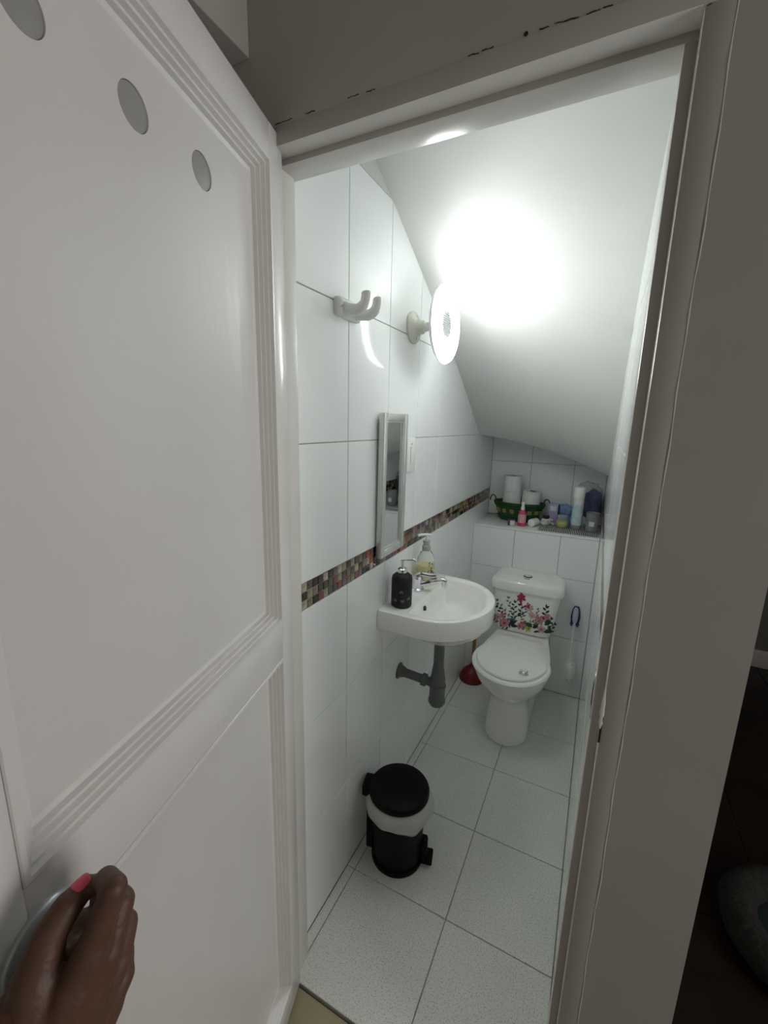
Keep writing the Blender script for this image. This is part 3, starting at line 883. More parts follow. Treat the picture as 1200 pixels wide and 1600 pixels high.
# ------------------------------------------------------------------ mirror
mir = empty('mirror', (0, 0, 0), 'narrow silver-framed mirror hanging above the basin', 'mirror')
MY0, MY1, MZ0, MZ1 = 0.170, 0.352, 1.082, 1.557
MH = MZ1 - MZ0
MW = MY1 - MY0
mir.location = (0.0035, (MY0 + MY1) / 2, MZ0)
mir.rotation_euler = (math.radians(0.4), math.radians(0.5), 0)
hw = MW / 2
for nm, a, b in (('frame_strip', (0, -hw, 0), (0.022, -hw + 0.026, MH)), ('frame_strip', (0, hw - 0.026, 0), (0.022, hw, MH)),
                 ('frame_strip', (0, -hw + 0.026, 0), (0.0215, hw - 0.026, 0.026)), ('frame_strip', (0, -hw + 0.026, MH - 0.026), (0.0215, hw - 0.026, MH))):
    box(nm, a, b, 'silver_frame', mir, bev=0.005)
for nm, a, b in (('inner_lip', (0.012, -hw + 0.0255, 0.0255), (0.0175, -hw + 0.031, MH - 0.0255)), ('inner_lip', (0.012, hw - 0.031, 0.0255), (0.0175, hw - 0.0255, MH - 0.0255)),
                 ('inner_lip', (0.012, -hw + 0.031, 0.0255), (0.0175, hw - 0.031, 0.031)), ('inner_lip', (0.012, -hw + 0.031, MH - 0.031), (0.0175, hw - 0.031, MH - 0.0255))):
    box(nm, a, b, 'silver_frame', mir, bev=0.0015)
box('mirror_glass', (0.006, -hw + 0.024, 0.024), (0.0125, hw - 0.024, MH - 0.024), 'mirror', mir)

# ------------------------------------------------------------------ light switch
sw = empty('light_switch', (0, 0, 0), 'white wall light switch just right of the mirror', 'light switch')
SY0, SY1, SZ0, SZ1 = 0.392, 0.468, 1.350, 1.474
box('plate', (0.0003, SY0, SZ0), (0.010, SY1, SZ1), 'white_pl', sw, bev=0.004)
box('rocker', (0.0095, SY0 + 0.026, SZ0 + 0.032), (0.0145, SY1 - 0.026, SZ1 - 0.032), 'white_pl', sw, bev=0.002)
box('indicator', (0.0095, SY0 + 0.032, SZ1 - 0.026), (0.0105, SY1 - 0.032, SZ1 - 0.021), 'grey_cap', sw)

# ------------------------------------------------------------------ ceramic double hook
hk = empty('coat_hook', (0, 0, 0), 'white ceramic double hook on the tiled wall', 'hook')
MT['hookc'] = mat('glossy white hook ceramic', (0.80, 0.80, 0.78), 0.12, var=0.01, coat=0.4)
HY0, HY1, HZ0, HZ1 = -0.073, 0.044, 1.786, 1.832
bm = bmesh.new()
rr_ = []
for x, i in ((0.0003, 0.0), (0.010, 0.0), (0.016, 0.005), (0.018, 0.012)):
    rr_.append([(x, y, z) for y, z, _ in [(p[0], p[1], 0) for p in rrect(HY0 + i, HY1 - i, HZ0 + i, HZ1 - i, 0, 0.012)]])
obj('plate', bm_loft(bm, rr_), 'hookc', hk, smooth=True)
for y in (-0.043, 0.016):
    q = spline([(0.010, y, 1.808), (0.026, y, 1.803), (0.050, y + 0.002, 1.801), (0.068, y + 0.003, 1.812), (0.074, y + 0.003, 1.830), (0.073, y + 0.003, 1.842)], 6)
    n = len(q)
    tube('prong', q, [0.0165 - 0.0045 * min(1, k / n * 1.6) for k in range(n - 3)] + [0.0118, 0.0100, 0.005], 'hookc', hk, seg=14)

# ------------------------------------------------------------------ wall lamp with round lit ring
lamp = empty('wall_lamp', (0, 0, 0), 'lit round ring lamp on a white porcelain wall socket', 'lamp')
LC = Vector((0.0, 0.422, 1.849))
lathe('socket_base', [(0.052, 0.0003), (0.053, 0.006), (0.049, 0.012), (0.030, 0.018), (0.024, 0.024), (0.022, 0.040), (0.019, 0.044)], 'porcelain', lamp, seg=40, origin=LC, axis=(1, 0, 0))
for z in (0.034, -0.034):
    lathe('screw', [(0.005, 0.010), (0.005, 0.0165), (0.001, 0.0175)], 'grey_cap', lamp, seg=12, origin=LC + Vector((0, 0, z)), axis=(1, 0, 0))
lathe('bulb_neck', [(0.0165, 0.040), (0.0165, 0.050), (0.014, 0.052), (0.014, 0.062), (0.0165, 0.064), (0.018, 0.078), (0.030, 0.094)], 'white_pl', lamp, seg=26, origin=LC, axis=(1, 0, 0))
RC = LC + Vector((0.118, 0, 0))
R1, r1 = 0.090, 0.032
def ring_part(name, b0, b1, m, nb=12):
    rings = []
    for k in range(57):
        a = 2 * PI * (k % 56) / 56
        c_, s_ = math.cos(a), math.sin(a)
        rings.append([RC + Vector((0.62 * r1 * math.sin(b), (R1 + r1 * math.cos(b)) * c_, (R1 + r1 * math.cos(b)) * s_)) for b in [b0 + (b1 - b0) * q / nb for q in range(nb + 1)]])
    bm = bm_loft(bmesh.new(), rings, False, False, closed=False)
    bmesh.ops.remove_doubles(bm, verts=bm.verts, dist=1e-6)
    obj(name, bm, m, lamp, smooth=True)
ring_part('light_ring', 0.40, PI - 0.30, 'lamp_ring', 12)
ring_part('ring_rim', -0.08, 0.40, 'lamp_rim', 5)
ring_part('ring_inner_rim', PI - 0.30, PI + 0.15, 'lamp_rim', 3)
ring_part('ring_housing', PI + 0.15, 2 * PI - 0.08, 'white_pl', 9)
core = lathe('core_disc', [(0.060, -0.012), (0.062, 0.0), (0.050, 0.004), (0.001, 0.006)], 'lamp_core', lamp, seg=40, origin=RC, axis=(1, 0, 0))
lathe('back_housing', [(0.030, -0.026), (0.060, -0.016), (0.066, -0.010)], 'white_pl', lamp, seg=40, origin=RC, axis=(1, 0, 0))
bm = bmesh.new()
for i in range(-7, 8):
    for j in range(-7, 8):
        y, z = (i + 0.5 * (j % 2)) * 0.008, j * 0.007
        if y * y + z * z < 0.050 ** 2:
            bm_lathe(bm, [(0.0032, 0.0), (0.0026, 0.003), (0.0005, 0.004)], 6, RC + Vector((0.004, y, z)), (1, 0, 0), cap0=False)
tag(obj('honeycomb_studs', bm, 'lamp_core', lamp), kind='stuff')

# ------------------------------------------------------------------ pedal bin
bin_ = empty('pedal_bin', (0.137, 0.132, 0.0005), 'small black pedal bin with a white liner folded over its rim', 'trash can')
lathe('bucket', [(0.080, 0.0), (0.085, 0.004), (0.086, 0.02), (0.0945, 0.243), (0.097, 0.250), (0.097, 0.260), (0.090, 0.260), (0.088, 0.22), (0.082, 0.02), (0.001, 0.018)], 'black', bin_, seg=48)
lathe('base_rim', [(0.086, 0.0), (0.092, 0.002), (0.092, 0.014), (0.088, 0.018)], 'black', bin_, seg=48, cap0=False, cap1=False)
lathe('bin_lid', [(0.100, 0.265), (0.105, 0.267), (0.105, 0.279), (0.101, 0.287), (0.087, 0.293), (0.05, 0.297), (0.001, 0.298)], 'black', bin_, seg=48)
bm = bmesh.new()
rings = []
for s, (r, z) in enumerate(((0.0975, 0.214), (0.101, 0.219), (0.112, 0.212), (0.117, 0.219), (0.119, 0.238), (0.113, 0.255), (0.102, 0.2635), (0.096, 0.2645))):
    ring = []
    for k in range(72):
        a = 2 * PI * k / 72
        wv = 0.5 * math.sin(3 * a + 0.6) + 0.35 * math.sin(7 * a + 1.1) + 0.25 * math.sin(13 * a + s * 0.5)
        amp = (0.0, 0.002, 0.006, 0.006, 0.005, 0.0035, 0.0015, 0.0)[s]
        dz = (0.0, -0.014, -0.020, -0.016, -0.008, -0.003, 0, 0)[s]
        ring.append(((r + amp * wv) * math.cos(a), (r + amp * wv) * math.sin(a), z + dz * (0.5 + 0.5 * math.sin(2 * a + 2.6) + 0.3 * math.sin(5 * a))))
    rings.append(ring)
obj('bin_liner', bm_loft(bm, rings, False, False), 'bag', bin_, smooth='all')
bm = bm_box(bmesh.new(), (-0.128, -0.034, 0.244), (-0.090, 0.034, 0.286), 0.008, 3)
obj('lid_hinge', bm, 'black', bin_, smooth=True)
box('hinge_spine', (-0.112, -0.022, 0.02), (-0.085, 0.022, 0.248), 'black', bin_, bev=0.005)
bm = bm_box(bmesh.new(), (0.086, -0.030, 0.012), (0.128, 0.030, 0.022), 0.004, 2)
obj('pedal', bm, 'black', bin_, smooth=True)
bm = bm_box(bmesh.new(), (0.080, -0.026, 0.004), (0.108, 0.026, 0.085), 0.010, 3)
obj('pedal_guard', bm, 'black', bin_, smooth=True)
bin_.rotation_euler = (0, 0, math.radians(14))

# ------------------------------------------------------------------ plunger
pl = empty('plunger', (0.079, 1.33, 0.0005), 'dark red rubber plunger with wooden handle beside the toilet', 'plunger')
lathe('rubber_cup', [(0.072, 0.0), (0.075, 0.004), (0.075, 0.010), (0.071, 0.025), (0.060, 0.050), (0.042, 0.070), (0.024, 0.080), (0.018, 0.092), (0.016, 0.100)], 'red_rub', pl, seg=36)
tube('handle', [(0, 0, 0.09), (0.001, 0.004, 0.30), (0.003, 0.009, 0.52)], [0.0105, 0.0105, 0.0095], 'wood', pl, seg=14)

# ------------------------------------------------------------------ toilet brush hanging on the ledge wall
tb = empty('toilet_brush', (0.607, 1.385, 0), 'white toilet brush hanging on the ledge wall from a blue holder', 'toilet brush')
MT['bristle'] = mat('white bristles', (0.88, 0.88, 0.86), 0.8, var=0.1, scale=90)
MT['blue_pl'] = mat('dark blue plastic', (0.03, 0.035, 0.14), 0.35, var=0.1)
MT['lav_pl'] = mat('pale lilac plastic', (0.52, 0.54, 0.72), 0.3, var=0.03)
lathe('handle', [(0.007, 0.235), (0.0065, 0.30), (0.0065, 0.44), (0.0065, 0.478)], 'white_pl', tb, seg=16)
lathe('grip', [(0.008, 0.474), (0.0135, 0.49), (0.0150, 0.52), (0.0135, 0.548), (0.008, 0.563), (0.001, 0.565)], 'lav_pl', tb, seg=18)
bm = bmesh.new()
for k in range(900):
    zz = rnd.uniform(0.14, 0.235)
    a = rnd.uniform(0, 2 * PI)
    el = rnd.uniform(-0.5, 0.35) if zz > 0.16 else rnd.uniform(-1.2, 0)
    ln = 0.040 * (1 - 0.25 * abs((zz - 0.185) / 0.05) ** 2)
    d = Vector((math.cos(a) * math.cos(el), math.sin(a) * math.cos(el), math.sin(el)))
    base = Vector((0, 0, zz))
    s = d.orthogonal().normalized() * 0.0009
    t = d.cross(s)
    va = [bm.verts.new(base + q) for q in (s, t - s * 0.5, -t - s * 0.5)]
    vb = [bm.verts.new(base + d * ln + q * 0.8) for q in (s, t - s * 0.5, -t - s * 0.5)]
    for i in range(3):
        bm.faces.new((va[i], va[(i + 1) % 3], vb[(i + 1) % 3], vb[i]))
    bm.faces.new(vb)
tag(obj('bristles', bm, 'bristle', tb), kind='stuff')
lathe('brush_core', [(0.022, 0.140), (0.031, 0.155), (0.035, 0.19), (0.029, 0.222), (0.010, 0.236)], 'bristle', tb, seg=20)
hd = empty('brush_holder', (0, 0, 0), 'blue and lilac hook holder on the ledge wall', 'holder')
bm = bmesh.new()
rings = [[(0.608 + hw_ * c_, 1.4335 - d_, z) for c_, d_ in [(-1, 0.0003), (-1, 0.008), (-0.5, 0.014), (0.5, 0.014), (1, 0.008), (1, 0.0003)]] for z, hw_ in ((0.445, 0.012), (0.46, 0.021), (0.49, 0.024), (0.53, 0.020), (0.555, 0.012))]
obj('holder_plate', bm_loft(bm, rings), 'blue_pl', hd, smooth=True)
for s in (-1, 1):
    tube('holder_clip', spline([(0.607 + s * 0.016, 1.424, 0.462), (0.607 + s * 0.019, 1.400, 0.460), (0.607 + s * 0.014, 1.374, 0.462)], 4), 0.0048, 'blue_pl', hd, seg=8)

# ------------------------------------------------------------------ things on the ledge
ZL = ZS + 0.0004
MT['green_w'] = mat('dark green basket weave', (0.012, 0.075, 0.022), 0.6, var=0.35, scale=70, bump=0.4, bscale=120)
MT['straw'] = mat('straw basket weave', (0.30, 0.25, 0.09), 0.7, var=0.2, scale=60)
MT['paper'] = mat('white tissue paper', (0.74, 0.74, 0.73), 0.9, var=0.03, scale=40)
MT['card'] = mat('grey cardboard core', (0.20, 0.18, 0.16), 0.9)
MT['pink_liq'] = mat('pink body mist', (0.62, 0.06, 0.16), 0.18, var=0.15, scale=30, coat=0.5)
MT['pink_lab'] = mat('pale pink label', (0.70, 0.36, 0.40), 0.4, var=0.2, scale=70)
MT['lav_box'] = mat('lavender carton', (0.44, 0.40, 0.58), 0.45, var=0.08, scale=40)
MT['navy'] = mat('navy blue film', (0.020, 0.018, 0.11), 0.25, var=0.3, scale=30)
MT['pack_blue'] = mat('blue and white packet film', (0.22, 0.32, 0.60), 0.25, var=0.75, scale=22)
MT['yellow_j'] = mat('yellow-green jar contents', (0.40, 0.40, 0.13), 0.3, var=0.15)
MT['jar_clear'] = mat('clear jar lid', (0.62, 0.66, 0.70), 0.15, var=0.02, trans=0.5)
MT['aer_w'] = mat('white aerosol can', (0.74, 0.77, 0.77), 0.25, var=0.02)
MT['aer_c'] = mat('pale cyan aerosol print', (0.52, 0.66, 0.68), 0.25, var=0.12, scale=40)
MT['aer_g'] = mat('grey aerosol base', (0.30, 0.31, 0.33), 0.3, 0.5)
MT['cup_g'] = mat('frosted grey tumbler', (0.50, 0.51, 0.52), 0.3, var=0.03, trans=0.55)
MT['film'] = mat('thin clear plastic bag', (0.80, 0.82, 0.84), 0.22, var=0.03, trans=0.85, ior=1.12, alpha=0.55, bump=0.4, bscale=25)
MT['film_b'] = mat('dark blue crumpled plastic', (0.05, 0.055, 0.20), 0.25, var=0.6, scale=30, bump=0.5, bscale=40)
MT['stripe_w'] = mat('pale grey tray rib', (0.66, 0.66, 0.63), 0.5)
MT['stripe_d'] = mat('dark grey tray', (0.05, 0.05, 0.05), 0.5)
MT['black_l'] = mat('black lid', (0.012, 0.012, 0.013), 0.3)
MT['violet_b'] = mat('violet sides of small carton', (0.16, 0.05, 0.15), 0.5, var=0.2)

# basket
BX, BY = 0.215, 1.665
bk = empty('basket', (BX, BY, ZL), 'oval dark green woven basket with straw squares on the ledge', 'basket')
def oval(a, b, z, n=56):
    return [(a * math.cos(2 * PI * k / n), b * math.sin(2 * PI * k / n), z) for k in range(n)]
HB = 0.112
lv = [(0.105, 0.062, 0.0), (0.112, 0.067, 0.006), (0.126, 0.075, 0.045), (0.138, 0.082, 0.080), (0.150, 0.090, HB), (0.146, 0.086, HB), (0.133, 0.077, 0.078), (0.108, 0.063, 0.008)]
obj('weave', bm_loft(bmesh.new(), [oval(*q) for q in lv]), 'green_w', bk, smooth=True)
bm = bmesh.new()
for zz, a, b in ((0.016, 0.117, 0.070), (0.030, 0.1225, 0.073), (0.092, 0.144, 0.086), (0.104, 0.149, 0.089), (HB, 0.149, 0.089)):
    ring = oval(a, b, zz)
    bm_tube(bm, ring + [ring[0]], 0.0046 if zz < 0.11 else 0.006, 7, caps=False)
obj('weave_cords', bm, 'green_w', bk, smooth=True)
for k in range(16):
    t = 2 * PI * (k + 0.5) / 16
    a, b = 0.1325, 0.0785
    c_, s_ = math.cos(t), math.sin(t)
    p = Vector((a * c_, b * s_, 0.063))
    n = Vector((c_ / a, s_ / b, 0)).normalized()
    u = Vector((-n.y, n.x, 0))
    bm = bmesh.new()
    q = [p - u * 0.012 - Vector((0, 0, 0.012)) - n * 0.006, p + u * 0.012 - Vector((0, 0, 0.012)) - n * 0.006,
         p + u * 0.012 + Vector((0, 0, 0.012)), p - u * 0.012 + Vector((0, 0, 0.012))]
    prism(bm, q, n * 0.006)
    obj('straw_square', bm, 'straw', bk)
for s in (-1, 1):
    tube('handle', [(s * 0.160 + 0.018 * math.cos(a), -0.004 * math.sin(a), HB - 0.002 + 0.036 * math.sin(a)) for a in [PI * k / 14 for k in range(15)]], 0.0038, 'green_w', bk, seg=8)
# paper rolls
def roll(loc, tilt, label, r=0.054, h=0.094):
    e = empty('toilet_roll', loc, label, 'toilet roll', 'toilet rolls in the green basket')
    e.rotation_euler = tilt
    lathe('paper', [(0.021, 0.0), (r - 0.002, 0.0), (r, 0.002), (r, h - 0.002), (r - 0.002, h), (0.021, h), (0.021, 0.0)], 'paper', e, seg=40, cap0=False, cap1=False)
    lathe('core_tube', [(0.0208, 0.001), (0.0208, h - 0.001), (0.0195, h - 0.001), (0.0195, 0.001), (0.0208, 0.001)], 'card', e, seg=28, cap0=False, cap1=False)
    return e
roll((BX - 0.046, BY - 0.005, ZL + 0.086), (0, 0, 0), 'white toilet roll in the green basket, lower one of the stacked pair')
roll((BX - 0.048, BY - 0.004, ZL + 0.1805), (0, 0, 0.4), 'white toilet roll on top of the stacked pair in the basket')
roll((BX + 0.066, BY - 0.006, ZL + 0.097), (0.06, 0.10, 0), 'white toilet roll tilted alone at the right of the basket')
# filling under the rolls
tag(obj('folded_cloth', bm_loft(bmesh.new(), [oval(0.104, 0.06, ZL + 0.0085), oval(0.122, 0.070, ZL + 0.055), oval(0.124, 0.071, ZL + 0.082), oval(0.10, 0.055, ZL + 0.0855)]), 'paper', None, smooth=True),
    'white folded paper padding inside the basket under the rolls', 'paper').location = (BX, BY, 0)

# pink spray bottle
pk = un(813, 822, 'z', ZL)
pk = empty('spray_bottle', (0.262, 1.515, ZL), 'small pink body-mist spray bottle at the front of the ledge', 'bottle')
lathe('bottle', [(0.020, 0), (0.0225, 0.002), (0.0225, 0.075), (0.020, 0.086), (0.012, 0.094), (0.010, 0.096)], 'pink_liq', pk, seg=28)
lathe('label_band', [(0.0227, 0.022), (0.0229, 0.023), (0.0229, 0.070), (0.0227, 0.071)], 'pink_lab', pk, seg=28, cap0=False, cap1=False)
lathe('spray_cap', [(0.0105, 0.096), (0.0105, 0.112), (0.008, 0.114), (0.008, 0.126), (0.0095, 0.128), (0.0095, 0.140), (0.006, 0.143), (0.001, 0.1435)], 'white_pl', pk, seg=22)
# little carton
sbx = empty('small_carton', (0.206, 1.50, ZL), 'tiny violet and white carton left of the pink bottle', 'box')
box('body', (-0.020, -0.016, 0), (0.020, 0.016, 0.034), 'violet_b', sbx, bev=0.001)
box('label', (-0.008, -0.0168, 0.003), (0.018, -0.0158, 0.031), 'paper', sbx)
sbx.rotation_euler = (0, 0, math.radians(14))
# white tub lying on its side
ct = empty('cream_tub', (0.320, 1.53, ZL + 0.0235), 'white round cream tub lying on its side with lid forward', 'tub')
lathe('tub', [(0.017, 0.0), (0.021, 0.003), (0.0215, 0.045), (0.019, 0.048)], 'white_pl', ct, seg=28, axis=(0.35, 0.94, 0))
lathe('lid', [(0.020, -0.016), (0.0225, -0.013), (0.0230, 0.0), (0.021, 0.002)], 'white_pl', ct, seg=28, axis=(0.35, 0.94, 0))
# white flower-like tub with black lid
wt = empty('ribbon_jar', (0.387, 1.572, ZL + 0.0131), 'small jar with black lid and white ribbon bow', 'jar')
lathe('jar', [(0.018, 0.0), (0.021, 0.003), (0.021, 0.034), (0.017, 0.038)], 'white_pl', wt, seg=24)
lathe('lid', [(0.0185, 0.036), (0.0195, 0.038), (0.0195, 0.054), (0.017, 0.057), (0.001, 0.058)], 'black_l', wt, seg=24)
for k in range(7):
    a = -PI / 2 + (k - 3) * 0.42
    z = 0.012 + 0.011 * (k % 3)
    p = Vector((math.cos(a) * 0.021, math.sin(a) * 0.021, z))
    d = Vector((math.cos(a), math.sin(a), rnd.uniform(-0.2, 0.5)))
    tube('ribbon_loop', spline([p, p + d * 0.010 + Vector((0.004, 0, 0.004)), p + d * 0.014 + Vector((0.011, 0, 0.0)), p + d * 0.006 + Vector((0.014, 0, -0.003))], 4), 0.0042, 'paper', wt, seg=7)
# ribbed tray
ty = empty('ribbed_tray', (0, 0, 0), 'grey ribbed tray along the right front of the ledge', 'tray')
A, B = Vector((0.372, 1.492)), Vector((0.668, 1.448))
TY0, TY1 = 0.362, 0.668
box('tray_base', (TY0, 1.455, ZL), (TY1, 1.605, ZL + 0.0105), 'stripe_d', ty)
nr = 34
bm = None
rib = None
for k in range(nr):
    x = TY0 + (k + 0.5) * (TY1 - TY0) / nr
    if rib is None:
        rib = box('rib', (-0.0018, 1.452, ZL + 0.0003), (0.0018, 1.605, ZL + 0.0128), 'stripe_w', ty, bev=0.0008, seg=1)
        o = rib
    else:
        o = rib.copy()
        COL.objects.link(o)
        o.parent = ty
    o.location = (x, 0, 0)
ZT = ZL + 0.0131
# lavender carton
lb = empty('lavender_carton', (0.420, 1.655, ZL), 'upright lavender carton leaning beside the basket', 'box')
box('carton', (-0.026, -0.016, 0), (0.026, 0.016, 0.128), 'lav_box', lb, bev=0.001)
box('side_print', (0.0255, -0.0155, 0.002), (0.0268, 0.0155, 0.126), 'navy', lb)
box('front_label', (-0.018, -0.0168, 0.085), (0.016, -0.0158, 0.112), 'paper', lb)
lb.rotation_euler = (0, 0, math.radians(-12))
# blue packet
bp_ = empty('blue_packet', (0.474, 1.70, ZL), 'crinkled blue and white plastic packet behind the yellow jar', 'packet')
def crumple(name, rx, ry, rz, m, parent, seed, amp=0.16, freq=2.2, sub=4, loc=(0, 0, 0), flat=True):
    bm = bmesh.new()
    bmesh.ops.create_icosphere(bm, subdivisions=sub, radius=1.0)
    for v in bm.verts:
        n = v.co.normalized()
        k = 1 + amp * noise.noise(n * freq + Vector((seed, 0, 0))) + amp * 0.6 * abs(noise.noise(n * freq * 2.3 + Vector((0, seed, 0))))
        q = [math.copysign(abs(c) ** 0.72, c) for c in n]
        v.co = Vector((q[0] * rx * k, q[1] * ry * k, q[2] * rz * k))
    zmin = min(v.co.z for v in bm.verts)
    for v in bm.verts:
        v.co.z = max(v.co.z - zmin * 0.92, 0.0) if flat else v.co.z
        v.co += Vector(loc)
    return obj(name, bm, m, parent, smooth='all')
crumple('packet', 0.050, 0.028, 0.060, 'pack_blue', bp_, 3.1, 0.12)
crumple('navy_flap', 0.020, 0.026, 0.058, 'navy', bp_, 8.3, 0.15, loc=(-0.048, -0.004, 0))
# yellow jar
yj = empty('yellow_jar', (0.477, 1.565, ZT), 'squat jar of yellow cream with clear lid on the tray', 'jar')
lathe('jar', [(0.024, 0.0), (0.029, 0.003), (0.030, 0.008), (0.030, 0.036), (0.027, 0.041)], 'yellow_j', yj, seg=32)
lathe('jar_label', [(0.0302, 0.010), (0.0305, 0.011), (0.0305, 0.030), (0.0302, 0.031)], 'lime_lab' if 'lime_lab' in MT else 'd_lime', yj, seg=32, cap0=False, cap1=False)
lathe('lid', [(0.0275, 0.0415), (0.0285, 0.043), (0.0285, 0.064), (0.025, 0.068), (0.001, 0.069)], 'jar_clear', yj, seg=32)
# aerosol
ac = empty('aerosol_can', (0.551, 1.556, ZT), 'tall white aerosol can with pale blue print on the tray', 'aerosol can')
lathe('can', [(0.027, 0.0), (0.029, 0.002), (0.029, 0.020), (0.029, 0.150), (0.0285, 0.170), (0.024, 0.178)], 'aer_w', ac, seg=36)
lathe('base_band', [(0.0292, 0.0005), (0.0296, 0.002), (0.0296, 0.024), (0.0292, 0.025)], 'aer_g', ac, seg=36, cap0=False, cap1=False)
lathe('print_band', [(0.0291, 0.03), (0.0293, 0.032), (0.0293, 0.140), (0.0291, 0.142)], 'aer_c', ac, seg=36, cap0=False, cap1=False)
lathe('cap', [(0.0285, 0.176), (0.0292, 0.178), (0.0292, 0.232), (0.027, 0.238), (0.001, 0.239)], 'white_pl', ac, seg=36)
tube('cap_tab', [(-0.027, -0.006, 0.232), (-0.029, -0.007, 0.248)], [0.003, 0.002], 'white_pl', ac, seg=8)
# tumbler
cu = empty('plastic_tumbler', (0.630, 1.548, ZT), 'frosted grey plastic tumbler at the right end of the tray', 'cup')
lathe('tumbler', [(0.026, 0.0), (0.029, 0.002), (0.034, 0.098), (0.0355, 0.101), (0.034, 0.102), (0.0325, 0.098), (0.0275, 0.006), (0.001, 0.005)], 'cup_g', cu, seg=36)
box('paper_label', (-0.014, -0.0345, 0.030), (0.012, -0.0305, 0.055), 'paper', cu)
lathe('dark_contents', [(0.0265, 0.0055), (0.0282, 0.034), (0.001, 0.036)], 'black_l', cu, seg=28)
# plastic bags at the back
pb = empty('plastic_bag', (0.598, 1.705, ZL), 'thin clear plastic bag with dark blue contents at the back of the ledge', 'bag')
crumple('bag_film', 0.070, 0.070, 0.130, 'film', pb, 5.7, 0.20, 2.4)
crumple('blue_contents', 0.048, 0.040, 0.075, 'film_b', pb, 1.9, 0.22, 2.6, loc=(0.018, 0.0, 0.055))

# ------------------------------------------------------------------ plush thing on the dark floor
fc = empty('floor_cushion', (1.36, 0.43, -0.0115), 'grey plush-rimmed cushion with blue middle on the dark tiles', 'cushion')
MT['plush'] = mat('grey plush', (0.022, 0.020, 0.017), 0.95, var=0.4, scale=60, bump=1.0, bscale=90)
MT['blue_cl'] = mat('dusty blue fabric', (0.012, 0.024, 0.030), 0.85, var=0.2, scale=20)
bm = bmesh.new()
rings = []
for k in range(64):
    a = 2 * PI * k / 64
    ring = []
    for q in range(18):
        b = 2 * PI * q / 18
        p = Vector(((0.175 + 0.050 * math.cos(b)) * math.cos(a), (0.175 + 0.050 * math.cos(b)) * math.sin(a), 0.050 + 0.050 * math.sin(b)))
        d = noise.noise(p * 28) * 0.007 + noise.noise(p * 70) * 0.004
        c_ = Vector((0.175 * math.cos(a), 0.175 * math.sin(a), 0.05))
        p = c_ + (p - c_) * (1 + d / 0.05)
        p.z = max(p.z, 0)
        ring.append(p)
    rings.append(ring)
rings.append(rings[0])
bm_loft(bm, rings, False, False)
bmesh.ops.remove_doubles(bm, verts=bm.verts, dist=1e-6)
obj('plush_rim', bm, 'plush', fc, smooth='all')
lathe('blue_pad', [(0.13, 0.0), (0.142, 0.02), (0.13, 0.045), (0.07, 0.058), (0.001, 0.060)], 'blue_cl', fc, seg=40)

# ------------------------------------------------------------------ the hand on the door knob
pers = empty('person', (0, 0, 0), 'hand and forearm with a pink-polished thumbnail gripping the door knob', 'person')
def capsule(bm, a, b, ra, rb, seg=20):
    a, b = Vector(a), Vector(b)
    d = b - a
    L = d.length
    d.normalize()
    prof = []
    for k in range(6):
        t = PI / 2 * (1 - k / 5)
        prof.append((ra * math.cos(t), -ra * math.sin(t)))
    for k in range(6):
        t = PI / 2 * k / 5
        prof.append((rb * math.cos(t), L + rb * math.sin(t)))
    bm_lathe(bm, prof, seg, a, d)
P = at_depth
H = {}
H['wrist'] = P(62, 1662, 0.335)
H['elbow'] = P(-60, 2330, 0.30)
fing = {  # pixel, depth, radius : knuckle, middle joint, end joint, tip
    'index':  [(146, 1478, 0.352, .0125), (178, 1388, 0.356, .0105), (166, 1373, 0.368, .0095), (157, 1381, 0.382, .0085)],
    'middle': [(168, 1484, 0.366, .0128), (190, 1408, 0.378, .0108), (174, 1392, 0.396, .0098), (156, 1396, 0.408, .0088)],
    'ring':   [(182, 1500, 0.382, .0122), (197, 1442, 0.398, .0102), (176, 1428, 0.414, .0094), (156, 1430, 0.424, .0085)],
    'little': [(188, 1524, 0.398, .0112), (194, 1486, 0.412, .0090), (176, 1470, 0.426, .0082), (158, 1468, 0.434, .0074)]}
thumb = [(58, 1528, 0.345, .0175), (76, 1462, 0.352, .0135), (106, 1416, 0.362, .0118), (134, 1386, 0.374, .0092)]
bm = bmesh.new()
kn = []
for nm, js in fing.items():
    pts = [P(a, b, d) for a, b, d, r in js]
    kn.append((pts[0], js[0][3]))
    for i in range(3):
        capsule(bm, pts[i], pts[i + 1], js[i][3], js[i + 1][3])
    wr_ = H['wrist'].lerp(P(110, 1668, 0.36), {'index': 0.1, 'middle': 0.4, 'ring': 0.7, 'little': 1.0}[nm])
    capsule(bm, pts[0], wr_, js[0][3] + 0.001, 0.019)
    capsule(bm, pts[0].lerp(wr_, 0.35), wr_, 0.0165, 0.021)
tp = [P(a, b, d) for a, b, d, r in thumb]
for i in range(3):
    capsule(bm, tp[i], tp[i + 1], thumb[i][3], thumb[i + 1][3])
capsule(bm, tp[0], H['wrist'], 0.0185, 0.022)
capsule(bm, tp[0], P(110, 1540, 0.362), 0.0165, 0.018)        # ball of the thumb to palm
capsule(bm, P(120, 1500, 0.368), P(105, 1590, 0.358), 0.018, 0.023)
capsule(bm, P(84, 1476, 0.385), P(150, 1480, 0.385), 0.014, 0.015)   # web and palm behind the thumb gap
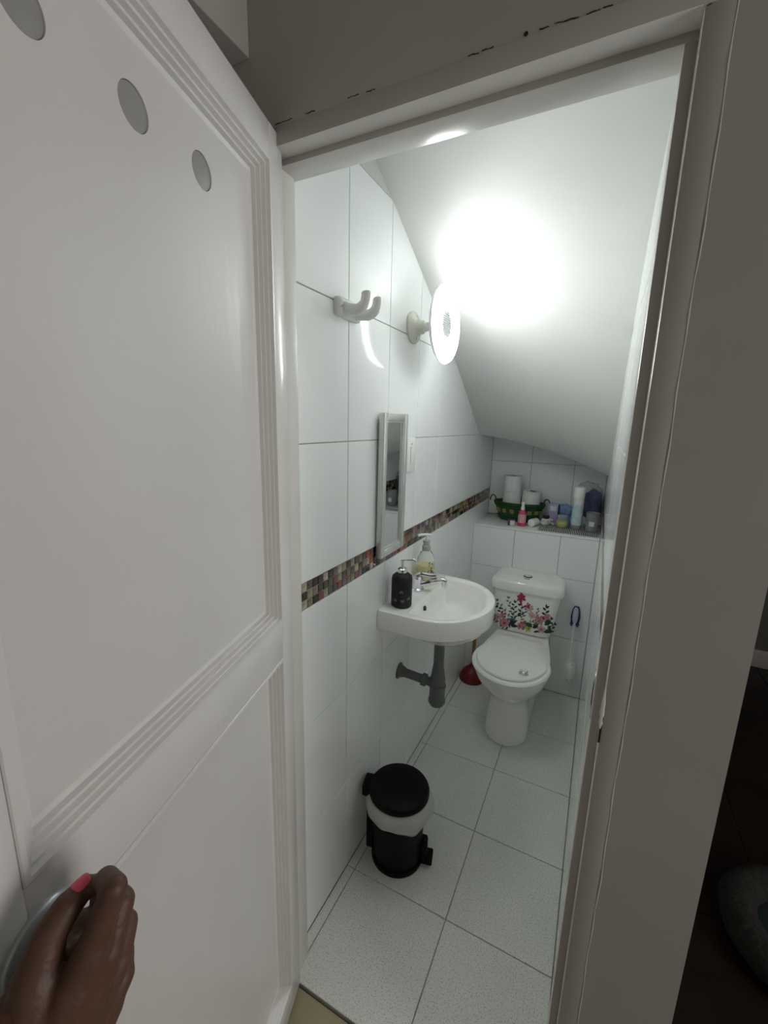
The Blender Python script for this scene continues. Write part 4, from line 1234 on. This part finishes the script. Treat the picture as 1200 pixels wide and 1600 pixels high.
capsule(bm, P(104, 1446, 0.395), P(160, 1440, 0.395), 0.011, 0.012)
capsule(bm, P(30, 1600, 0.338), P(100, 1600, 0.350), 0.019, 0.022)
capsule(bm, P(-8, 1690, 0.325), P(22, 1590, 0.338), 0.026, 0.019)
w2 = P(98, 1668, 0.352)
capsule(bm, H['wrist'], H['elbow'], 0.025, 0.036)
capsule(bm, w2, H['elbow'], 0.024, 0.038)
me0 = bpy.data.meshes.new('hand_raw')
bm.to_mesh(me0)
bm.free()
tmp = link(bpy.data.objects.new('hand_raw', me0))
rm = tmp.modifiers.new('r', 'REMESH')
rm.mode = 'VOXEL'
rm.voxel_size = 0.0020
smd = tmp.modifiers.new('s', 'SMOOTH')
smd.iterations = 7
smd.factor = 0.5
dg = bpy.context.evaluated_depsgraph_get()
me = bpy.data.meshes.new_from_object(tmp.evaluated_get(dg))
bpy.data.objects.remove(tmp)
me.materials.clear()
obj('hand', me, 'skin', pers, smooth='all')
# thumbnail: on the side of the thumb tip that faces up-left toward the camera
t_ax = (tp[3] - tp[2]).normalized()
to_cam = (CAM - tp[3]).normalized()
t_n = (to_cam * 0.55 - M_D * 0.75 - M_R * 0.45)
t_n = (t_n - t_ax * t_n.dot(t_ax)).normalized()
t_s = t_ax.cross(t_n)
bm = bmesh.new()
gr = []
for i in range(9):
    u = i / 8
    row = []
    for j in range(9):
        v = (j / 8 - 0.5) * 2
        wd = 0.0086 * math.sqrt(max(0.06, 1 - (2 * u - 1) ** 4))
        a = v * wd / 0.0098
        rr = 0.0103 - 0.0016 * u * u
        c_ = tp[3] + t_ax * (-0.0080 + 0.0140 * u)
        row.append(bm.verts.new(c_ + (t_n * math.cos(a) + t_s * math.sin(a)) * rr + t_n * 0.0004))
    gr.append(row)
for i in range(8):
    for j in range(8):
        bm.faces.new((gr[i][j], gr[i + 1][j], gr[i + 1][j + 1], gr[i][j + 1]))
no = obj('thumbnail', bm, 'nail', pers, smooth='all')
sol = no.modifiers.new('t', 'SOLIDIFY')
sol.thickness = 0.0008
